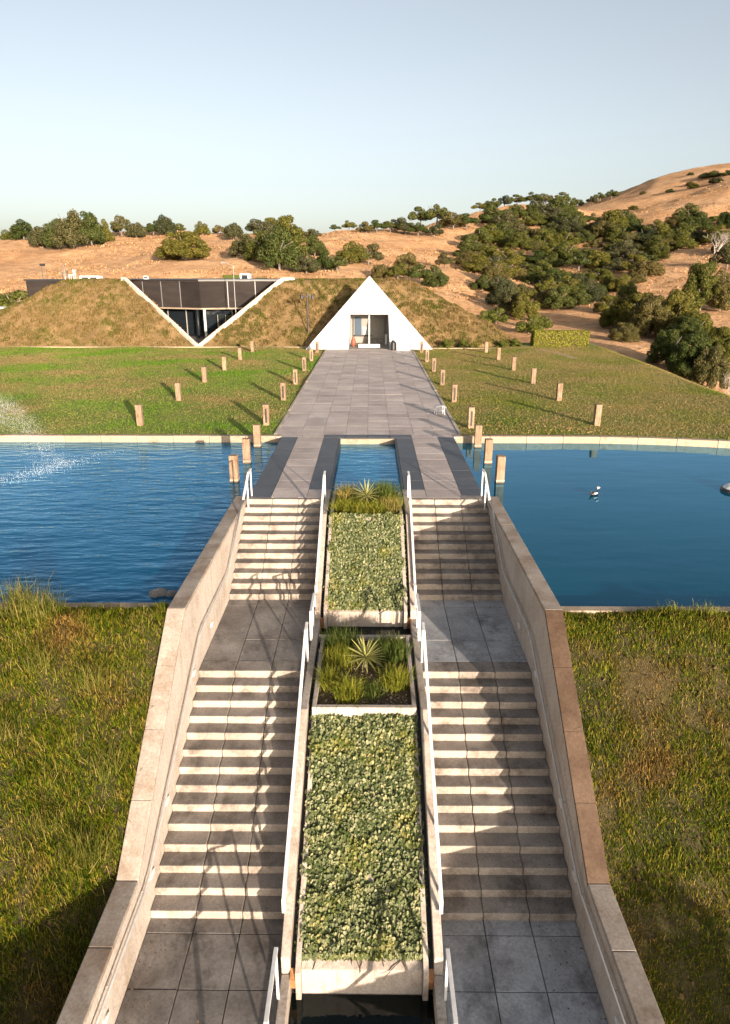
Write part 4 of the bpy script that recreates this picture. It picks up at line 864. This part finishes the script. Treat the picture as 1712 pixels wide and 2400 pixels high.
# ------------------------------------------------------------------ planting in the planters
def clump(x, y, z, h, n, label, seed, mat, lean, wd, spread=.08, name='grass_clump', cat='plant'):
    r = np.random.default_rng(seed); n = int(n * 1.5); P = np.stack([r.normal(0, spread * 1.1, n), r.normal(0, spread * 1.1, n), np.full(n, -.03)], 1); h *= 1.12
    t = thing(name, (x, y, z), label, cat, 'plants in the planter beds')
    n = len(P); link('blades', blade_mesh('blades', P, h * r.uniform(.55, 1.1, n), np.full(n, wd * 1.25), lean, mat, seed), t); return t
def yucca(x, y, z, h, n, label, seed):
    t = thing('yucca', (x, y, z), label, 'plant', 'plants in the planter beds'); r = random.Random(seed)
    MB().tube([(x, y, z - .05), (x, y, z + .16)], .05, 8).build('stem', 'bark', t)
    for i in range(n):
        a = i * 2.39996; el = math.asin(-.25 + 1.2 * (i + .5) / n if -.25 + 1.2 * (i + .5) / n < 1 else .98); L = h * r.uniform(.85, 1.1)
        d = Vector((math.cos(a) * math.cos(el), math.sin(a) * math.cos(el), math.sin(el))); sd = Vector((-math.sin(a), math.cos(a), 0)); up = d.cross(sd)
        c = Vector((x, y, z + .18)); vs = []
        for f, w in ((.04, .012), (.35, .022), (.75, .014)):
            q = c + d * L * f - Vector((0, 0, .10 * L * f * f)); vs += [q - sd * w, q + up * -w * .4, q + sd * w]
        vs.append(c + d * L - Vector((0, 0, .12 * L)))
        MB().add(vs, [(0, 1, 4, 3), (1, 2, 5, 4), (3, 4, 7, 6), (4, 5, 8, 7), (6, 7, 9), (7, 8, 9)]).build('leaf', 'yucca', t)
    return t
zb = -.09
yucca(.0, 18.25, zb + .14, .55, 46, 'spiky pale yucca in the upper planter in front of the pool', 1)
yucca(.02, 12.45, -1.67 + .04, .52, 52, 'large spiky yucca in the middle of the lower planter bed', 2)
for i, (x, y, h, n, lab, mat, lean, wd, sp) in enumerate([
    (-.55, 18.75, .52, 420, 'reddish bushy grass at the rear left of the upper planter', 'tussock', .45, .012, .15),
    (.5, 18.7, .60, 650, 'round green bush at the rear right of the upper planter', 'rosem', .45, .012, .17),
    (-.62, 17.75, .42, 380, 'arching yellow grass at the front left of the upper planter', 'reedy', .8, .013, .12),
    (-.18, 17.62, .40, 380, 'arching yellow grass left of centre on the upper planter edge', 'reedy', .8, .013, .12),
    (.25, 17.62, .40, 380, 'arching yellow grass right of centre on the upper planter edge', 'reedy', .8, .013, .12),
    (.64, 17.75, .44, 380, 'golden arching grass at the front right of the upper planter', 'tussock', .7, .013, .12),
    (-.2, 18.1, .34, 300, 'green grass around the yucca of the upper planter', 'reedy', .7, .012, .14),
    (.68, 18.2, .40, 300, 'olive grass at the right side of the upper planter', 'reedy', .6, .012, .12)]):
    clump(x, y, zb, h, n, lab, 300 + i, mat, lean, wd, sp)
for i, (x, y, h, n, lab, mat, lean, wd, sp) in enumerate([
    (-.52, 13.15, .50, 520, 'bushy green grass at the rear left of the lower planter bed', 'rosem', .5, .011, .14),
    (-.5, 12.6, .42, 420, 'grey-green grass left of the big yucca', 'reedy', .6, .011, .14),
    (.55, 12.85, .44, 620, 'leafy green shrub right of the big yucca', 'rosem', .5, .014, .15),
    (.62, 11.75, .44, 420, 'bright green grass at the right edge of the lower bed', 'reedy', .6, .012, .10),
    (-.68, 11.75, .42, 260, 'spiky green grass at the left edge of the lower bed', 'reedy', .6, .012, .09),
    (-.32, 11.35, .46, 420, 'bright green arching grass at the front of the lower bed', 'reedy', .9, .012, .09),
    (.15, 11.5, .22, 180, 'low green sprigs at the front of the lower bed', 'rosem', .9, .012, .12)]):
    clump(x, y, -1.68, h, n, lab, 330 + i, mat, lean, wd, sp)
r = np.random.default_rng(77)
P = np.stack([r.uniform(-.84, .84, 900), r.uniform(10.99, 13.5, 900), np.full(900, -1.675)], 1); V, F = leaf_cards(P, np.tile([0, 0, 1.], (900, 1)), .022, .6)
tag(link('mulch', np_mesh('mulch', V, F, 'path')), 'pale wood chips scattered on the lower planter soil', 'mulch', kind='stuff')
def ivy(name, y0, z0, y1, z1, n, size, label, seed, hang):
    r = np.random.default_rng(seed); f = r.uniform(-.005, 1, n); X = r.uniform(-.985, .985, n) + r.normal(0, .012, n)
    edge = np.clip((np.abs(X) - .93) / .06, 0, 1); Y = y0 + (y1 - y0) * f; Z = z0 + (z1 - z0) * f + r.uniform(.0, .07, n) - edge * .04
    hn = np.array([mnoise.noise(Vector((a * 2.2, b * 2.2, seed))) + .5 * mnoise.noise(Vector((a * 6, b * 6, seed))) for a, b in zip(X, Y)]); Z = Z + .07 * hn
    kp = (hn > -.62) | (r.uniform(0, 1, n) < .35); X, Y, Z = X[kp], Y[kp], Z[kp]
    m = int(n * hang); Xh = r.uniform(-.90, .90, m); lim = .05 + .10 * np.abs(np.sin(Xh * 4 + seed)); hz = r.uniform(0, 1, m) * lim
    X = np.concatenate([X, Xh]); Y = np.concatenate([Y, np.full(m, y1 - .01) - r.uniform(0, .05, m)]); Z = np.concatenate([Z, z1 + .03 - hz]); N = len(X)
    # upright leaves: heart outline of six corners, tip down or up, facing out of the slope
    nrm = np.tile([0, -.80, .60], (N, 1)) + r.normal(0, .33, (N, 3)); nrm /= np.linalg.norm(nrm, axis=1)[:, None]
    up = np.tile([0, .35, .94], (N, 1)) + r.normal(0, .30, (N, 3)); up -= nrm * (up * nrm).sum(1)[:, None]; up /= np.linalg.norm(up, axis=1)[:, None]; sd = np.cross(up, nrm)
    s = size * r.uniform(.5, 1.55, N)[:, None]; C = np.stack([X, Y, Z], 1)
    V = np.stack([C - up * s, C - sd * s * .55 - up * s * .2, C - sd * s * .45 + up * s * .55, C + up * s * .95 + nrm * s * .1, C + sd * s * .45 + up * s * .55, C + sd * s * .55 - up * s * .2, C - nrm * s * .12], 1).reshape(-1, 3)
    k = np.arange(N) * 7; F = np.concatenate([np.stack([k + 6, k + (j + 1) % 6, k + j], 1) for j in range(6)])
    return tag(link(name, np_mesh(name, V, F, 'ivy', False)), label, 'ivy', kind='stuff')
ivy('ivy_slope', 17.2, .0, 14.50, -1.35, 13500, .030, 'dense pale ivy covering the slope of the upper planter', 401, .05)
ivy('ivy_slope', 10.93, -1.76, 7.47, -3.50, 14500, .035, 'dense large-leaved ivy covering the slope of the lower planter', 402, .05)
r = np.random.default_rng(5)
def stems(y0, z0, y1, z1, label):
    g = MB(); rr = random.Random(3)
    for i in range(150):
        f = rr.random(); x = rr.uniform(-.85, .85); y = y0 + (y1 - y0) * f; z = z0 + (z1 - z0) * f + .015
        dx = rr.uniform(-.35, .35); df = rr.uniform(.03, .10)
        g.tube([(x, y, z), (x + dx * .5, y + (y1 - y0) * df * .5, z + (z1 - z0) * df * .5 + .02), (x + dx, y + (y1 - y0) * df, z + (z1 - z0) * df)], .006, 4, cap=False)
    tag(g.build('ivy_stems', 'soil'), label, 'ivy', kind='stuff')
stems(17.18, -.01, 14.44, -1.41, 'dark twining stems under the ivy of the upper planter'); stems(10.84, -1.83, 7.34, -3.61, 'dark twining stems under the ivy of the lower planter')

def litter(s, side):
    r = np.random.default_rng(90 + s); pts = []
    for k in range(25):
        y0, z0 = (18.6 - TR * k, -RI * k) if k < 11 else (12.26 - TR * (k - 11), -1.676 - RI * (k - 11))
        for _ in range(5): pts.append((s * (1.25 + abs(r.normal(0, .3)) if r.random() < .4 else 3.42 - abs(r.normal(0, .18))), y0 + r.uniform(.05, .27), z0 + .012))
    for _ in range(60): pts.append((s * (3.42 - abs(r.normal(0, .3))), r.uniform(12.7, 15.3), -1.664))
    for _ in range(60): pts.append((s * (3.42 - abs(r.normal(0, .4))), r.uniform(5.5, 8.2), -3.798))
    P = np.array(pts); V, F = leaf_cards(P, np.tile([0, 0, 1.], (len(P), 1)), .015, .25)
    tag(link('fallen_leaves', np_mesh('fallen_leaves', V, F, 'deadleaf')), 'small brown leaves fallen on the %s stairs' % side, 'leaves', kind='stuff')
litter(-1, 'left'); litter(1, 'right')

# ------------------------------------------------------------------ gravel on the lawns
def stones(name, spots, label, mat='coping', n=260):
    g = MB(); rr = random.Random(hash(label) % 1000 if False else len(label))
    for i in range(n):
        cx, cy, sx, sy = rr.choice(spots); x = rr.gauss(cx, sx); y = rr.gauss(cy, sy); s = rr.uniform(.02, .06); z = float(lawn_z(np.array([x]), np.array([y]))[0])
        vs = [(x + s * a * rr.uniform(.6, 1.2), y + s * b * rr.uniform(.6, 1.2), z + s * c * rr.uniform(.4, .8)) for a, b, c in ((-1, -1, -.3), (1, -1, -.3), (1, 1, -.3), (-1, 1, -.3), (-.6, -.6, 1), (.6, -.6, 1), (.6, .6, .9), (-.6, .6, .9))]
        g.add(vs, [(0, 3, 2, 1), (4, 5, 6, 7), (0, 1, 5, 4), (1, 2, 6, 5), (2, 3, 7, 6), (3, 0, 4, 7)])
    tag(g.build(name, mat), label, 'gravel', kind='stuff')
stones('lawn_gravel', [(-12.6, 36.2, .9, .5), (-9.0, 36.3, 1.3, .5), (-6.2, 36.6, 1.0, .5), (-5.0, 38, .5, .8)], 'band of loose pale stones across the left lawn', 'mound', n=260)
stones('lawn_gravel', [(6.3, 29.2, 1.3, .8), (8.0, 28.2, 1.2, .6)], 'loose reddish stones on the right lawn by the pond coping', 'mound', n=260)
# dry path on the right lawn
g = MB(); pth = [(12.4, 62.2), (14.6, 60.5), (15.6, 57), (16.0, 54)]; vs = []
for i, (x, y) in enumerate(pth):
    for dx in (-.3, .3): vs.append((x + dx, y, float(lawn_z(np.array([x + dx]), np.array([y]))[0]) + .012))
g.add(vs, [(2 * i, 2 * i + 1, 2 * i + 3, 2 * i + 2) for i in range(len(pth) - 1)])
tag(g.build('path', 'path'), 'narrow worn dirt path across the right lawn', 'path', kind='structure')
tag(MB().box(3.9, 12.6, 61.55, 62.05, -.2, .005).build('footpath', 'path'), 'pale strip of path along the mound foot, right', 'path', kind='structure')
tag(MB().box(-36, -5.6, 62.35, 62.75, -.2, .03).build('mound_kerb', 'path'), 'pale kerb strip along the mound foot, left', 'kerb', kind='structure')

# ------------------------------------------------------------------ small things
t = thing('litter_bin', (2.05, 59.9, 0), 'black cylindrical litter bin beside the pyramid doorway', 'bin')
MB().tube([(2.05, 59.9, 0), (2.05, 59.9, .06), (2.05, 59.9, .62)], .19, 14, .21).build('bin_body', 'black', t, smooth=False)
MB().tube([(2.05, 59.9, .63), (2.05, 59.9, .72), (2.05, 59.9, .82)], .22, 14, .10).build('bin_lid', 'black', t)
t = thing('white_planter_box', (2.95, 60.0, 0), 'low white box beside the litter bin at the pyramid', 'box')
MB().box(2.35, 3.55, 59.75, 60.25, 0, .62).build('box_body', 'white', t, bevel=.015); MB().box(2.30, 3.60, 59.70, 60.30, .625, .68).build('box_lid', 'white', t, bevel=.01)
t = thing('terracotta_urn', (-1.42, 62.6, 0), 'dark red urn just inside the pyramid doorway', 'urn')
g = MB(); prof = [(.10, 0), (.19, .2), (.22, .45), (.16, .68), (.09, .78), (.12, .86)]; nn = 14; vs = []; fs = []
for rr_, zz in prof: vs += [(-1.42 + rr_ * math.cos(2 * math.pi * j / nn), 62.6 + rr_ * math.sin(2 * math.pi * j / nn), zz) for j in range(nn)]
for i in range(len(prof) - 1): fs += [(i * nn + j, i * nn + (j + 1) % nn, (i + 1) * nn + (j + 1) % nn, (i + 1) * nn + j) for j in range(nn)]
g.add(vs, fs).build('urn_body', 'urn', t, smooth=True)
def small_stool(x, y):
    t = thing('step_stool', (x, y, 0), 'small white metal stool on the right edge of the walkway', 'stool', rz=.15)
    for i, (a, b) in enumerate(((-.2, -.16), (.2, -.16), (.2, .16), (-.2, .16))): link('leg', MB().tube([(a, b, 0), (a * .92, b * .92, .37)], .014, 6).mesh('leg', 'white'), t)
    link('seat', MB().box(-.21, .21, -.17, .17, .37, .40).mesh('seat', 'white', bevel=.008), t)
    link('shelf', MB().box(-.19, .19, -.15, .15, .17, .19).mesh('shelf', 'white'), t)
small_stool(3.3, 31.3)
# lamp posts
t = thing('lamp_post', (-5.6, 64.4, 0), 'black lamp post with a cross arm, left of the pyramid', 'lamp post'); z0 = float(mound_raw(np.array([-5.6]), np.array([64.4]))[0])
MB().tube([(-5.6, 64.4, z0 - .3), (-5.6, 64.4, 4.6)], .07, 8, .055).build('pole', 'black', t)
MB().box(-6.15, -5.05, 64.36, 64.44, 4.25, 4.33).build('cross_arm', 'black', t)
for x in (-6.1, -5.12): MB().tube([(x, 64.4, 4.08), (x, 64.4, 4.28), (x, 64.4, 4.44)], .16, 10, .07).build('lamp_head', 'black', t)
t = thing('street_lamp', (-12.9, 68.5, 0), 'slender grey street lamp rising in front of the dark screen', 'lamp post')
MB().tube([(-12.9, 68.5, -.1), (-12.9, 68.5, 7.0)], .05, 8, .03).build('pole', 'lamp', t)
MB().tube([(-12.9, 68.5, 6.9), (-13.3, 68.4, 7.1), (-13.6, 68.3, 7.2)], .022, 6).build('arm', 'lamp', t)
MB().box(-14.0, -13.55, 68.2, 68.42, 7.14, 7.24).build('lamp_head', 'lamp', t, bevel=.03)
# things on and behind the roof
def truck(x, y, z, label, kind):
    t = thing('utility_truck' if kind else 'white_van', (x, y, z), label, 'truck' if kind else 'van', rz=0)
    L, W = 2.0, .85
    if kind == 0:
        MB().box(x - L, x + L, y - W, y + W, z + .35, z + 1.15).build('body', 'white', t, bevel=.08)
        c = MB().prism([(0, 0)] * 0 or [(y - W * .92, z + 1.14), (y + W * .92, z + 1.14), (y + W * .8, z + 1.95), (y - W * .8, z + 1.95)], x - L * .95, x + L * .45).build('cabin', 'white', t, bevel=.06)
        for a in (-1.5, -.35): MB().box(x + a, x + a + .85, y - W * .93, y - W * .80, z + 1.25, z + 1.75).build('window', 'glass', t)
    else:
        MB().box(x - L, x + L, y - W, y + W, z + .40, z + .85).build('body', 'white', t, bevel=.05)
        MB().box(x + .5, x + 1.9, y - W * .95, y + W * .95, z + .86, z + 1.95).build('cab', 'white', t, bevel=.10)
        MB().box(x + .8, x + 1.6, y - W * .99, y - W * .90, z + 1.25, z + 1.75).build('window', 'glass', t)
        MB().box(x - 1.9, x + .4, y - W * .9, y + W * .9, z + .86, z + 1.75).build('load', 'bush', t, bevel=.12)
    for a in (-1.25, 1.25):
        for b in (-W, W):
            w = MB().tube([(x + a, y + b - .1, z + .36), (x + a, y + b + .1, z + .36)], .36, 14).build('wheel', 'black', t)
            MB().tube([(x + a, y + b - .11, z + .36), (x + a, y + b + .11, z + .36)], .18, 10).build('rim', 'galv', w)
    return t
truck(-38.6, 101, 4.05, 'white van parked behind the mound roof at the left', 0)
truck(-18.6, 101, 4.35, 'white utility truck with green load behind the dark screen', 1)
tag(MB().box(-41.0, 3, 98, 107, 2.0, 4.05).build('service_road', 'path'), 'pale service road behind the building roof', 'road', kind='structure')
t = thing('crate_stack', (-15.2, 100.5, 4.4), 'olive slatted crates beside the utility truck', 'crate')
for i in range(2): MB().box(-15.9 + i * .75, -15.2 + i * .75, 100.2, 100.9, 4.4, 5.75).build('crate', 'bush', t, bevel=.03)
t = thing('closed_umbrella', (-33.0, 78, 5.66), 'closed grey patio umbrella on the roof at the left end', 'umbrella')
MB().tube([(-33.0, 78, 5.66), (-33.0, 78, 7.0)], .04, 6).build('pole', 'galv', t)
MB().tube([(-33.0, 78, 5.95), (-33.0, 78, 6.4), (-33.0, 78, 7.15)], .32, 10, .03).build('canopy', 'bark', t)
t = thing('roof_chair', (-32.2, 78, 5.66), 'white chair beside the closed umbrella on the roof', 'chair')
for a in (-.25, .25):
    for b in (-.25, .25): MB().box(-32.2 + a - .03, -32.2 + a + .03, 78 + b - .03, 78 + b + .03, 5.66, 6.05).build('leg', 'white', t)
MB().box(-32.5, -31.9, 77.7, 78.3, 6.05, 6.12).build('seat', 'white', t); MB().box(-31.98, -31.9, 77.7, 78.3, 6.12, 6.65).build('backrest', 'white', t)
t = thing('roof_floodlight', (-35.2, 77.5, 5.66), 'thin pole with a floodlight at the roof end, far left', 'lamp')
MB().tube([(-35.2, 77.5, 5.66), (-35.2, 77.5, 7.05)], .03, 6).build('pole', 'black', t); MB().box(-35.3, -34.85, 77.35, 77.65, 7.0, 7.25).build('lamp_head', 'black', t)
t = thing('roof_box', (-24.2, 78, 5.66), 'small white roof box above the left corner of the opening', 'box')
MB().box(-24.45, -23.95, 77.8, 78.2, 5.66, 6.0).build('casing', 'white', t, bevel=.04); MB().box(-24.4, -24.0, 77.79, 77.80, 5.75, 5.9).build('grille', 'black', t)
t = thing('parked_car', (-41.6, 80, .95), 'white car partly hidden at the left end of the mound', 'car')
MB().box(-43.9, -39.7, 79.1, 80.9, 1.3, 2.05).build('body', 'white', t, bevel=.18); MB().box(-43.7, -40.9, 79.22, 80.78, 2.0, 2.72).build('cabin', 'white', t, bevel=.26)
MB().box(-43.2, -41.3, 79.20, 79.26, 2.12, 2.52).build('window', 'glass', t)
for a in (-43.0, -40.6):
    for b_ in (79.15, 80.75): MB().tube([(a, b_ - .1, 1.28), (a, b_ + .1, 1.28)], .35, 14).build('wheel', 'black', t)
# duck, float, rocks
t = thing('duck', (6.93, 19.86, W0), 'small black and white duck swimming on the right pond', 'duck', rz=.6)
g = MB(); prof = [(-.19, .005, .06), (-.14, .05, .05), (-.05, .085, .045), (.05, .085, .045), (.12, .055, .05), (.16, .01, .055)]; vs = []; fs = []; nn = 10
for xx, rr_, zz in prof: vs += [(xx, rr_ * math.cos(2 * math.pi * j / nn), zz + rr_ * .75 * math.sin(2 * math.pi * j / nn)) for j in range(nn)]
for i in range(len(prof) - 1): fs += [(i * nn + j, i * nn + (j + 1) % nn, (i + 1) * nn + (j + 1) % nn, (i + 1) * nn + j) for j in range(nn)]
link('body', g.add(vs, fs).mesh('body', 'black', smooth=True), t)
link('neck', MB().tube([(.11, 0, .08), (.14, 0, .14), (.15, 0, .19)], .032, 8, .026).mesh('neck', 'black', smooth=True), t)
link('head', MB().tube([(.10, 0, .20), (.13, 0, .205), (.17, 0, .205), (.20, 0, .20)], .042, 10, .022).mesh('head', 'white', smooth=True), t)
link('bill', MB().tube([(.20, 0, .195), (.25, 0, .185)], .016, 6, .008).mesh('bill', 'galv'), t)
link('flank', MB().box(-.10, .06, -.089, .089, .045, .095).mesh('flank', 'white', bevel=.03), t)
link('tail', MB().tube([(-.17, 0, .07), (-.25, 0, .10)], .03, 6, .008).mesh('tail', 'black'), t)
t = thing('pond_float', (11.42, 20.3, W0), 'round white float with a dark rim at the right picture edge', 'float')
MB().tube([(11.42, 20.3, W0 - .05), (11.42, 20.3, W0 + .06), (11.42, 20.3, W0 + .10)], .44, 20, .40).build('rim', 'black', t)
MB().tube([(11.42, 20.3, W0 + .10), (11.42, 20.3, W0 + .17), (11.42, 20.3, W0 + .2)], .37, 20, .20).build('float_top', 'white', t, smooth=False)
MB().tube([(11.42, 20.3, W0 + .2), (11.42, 20.3, W0 + .3)], .05, 8).build('nozzle', 'galv', t)
for i, (x, y, s) in enumerate(((-4.35, 12.95, .20), (-4.05, 12.9, .14))):
    t = thing('rock', (x, y, W0), ['grey rock breaking the water by the left parapet', 'smaller rock between the grey rock and left parapet'][i], 'rock', 'rocks at the pond curb')
    rr = random.Random(i); bm = bmesh.new(); bmesh.ops.create_icosphere(bm, subdivisions=2, radius=s)
    for v in bm.verts: v.co *= rr.uniform(.8, 1.15); v.co.z *= .6
    me = bpy.data.meshes.new('stone'); bm.to_mesh(me); bm.free(); me.materials.append(M['landing']); link('stone', me, t)
# fountain: arcing jets of droplets and the foam where they land
r = np.random.default_rng(21); P = []; S = []
def jet(p0, p1, top, n, spread, s0, s1):
    f = r.uniform(0, 1, n); q = np.outer(1 - f, p0) + np.outer(f, p1); q[:, 2] += 4 * top * f * (1 - f); q += r.normal(0, 1, (n, 3)) * (spread * (.3 + f))[:, None]
    P.append(q); S.append(r.uniform(s0, s1, n))
src = np.array([-15.2, 25.2, W0 + .1])
for e, tp, n in (((-11.3, 23.9, W0), 1.75, 2600), ((-10.9, 22.8, W0), 1.5, 2200), ((-12.0, 24.9, W0), 1.9, 2200), ((-11.6, 23.2, W0), 1.3, 1200)): jet(src, np.array(e), tp, n, .18, .0025, .007)
n = 1000; q = np.stack([r.normal(-11.2, .75, n), np.zeros(n), np.abs(r.normal(0, .03, n)) + W0], 1); q[:, 1] = 22.3 + (q[:, 0] + 11.2) * 1.3 + r.normal(0, .65, n); P.append(q); S.append(r.uniform(.003, .010, n))
n = 500; q = np.stack([r.normal(-10.75, .18, n), r.normal(23.1, .3, n), np.abs(r.normal(0, .16, n)) + W0], 1); P.append(q); S.append(r.uniform(.002, .006, n))
P = np.concatenate(P); S = np.concatenate(S)[:, None]; P[:, 2] = np.maximum(P[:, 2], W0)
o6 = np.array([(1, 0, 0), (-1, 0, 0), (0, 1, 0), (0, -1, 0), (0, 0, 1), (0, 0, -1.)]); f8 = np.array([(0, 2, 4), (2, 1, 4), (1, 3, 4), (3, 0, 4), (2, 0, 5), (1, 2, 5), (3, 1, 5), (0, 3, 5)])
V = (P[:, None] + o6[None] * S[:, None]).reshape(-1, 3); F = (f8[None] + (np.arange(len(P)) * 6)[:, None, None]).reshape(-1, 3)
tag(link('fountain_spray', np_mesh('fountain_spray', V, F, 'droplet')), 'white fountain spray and splash on the left pond', 'fountain', kind='stuff')
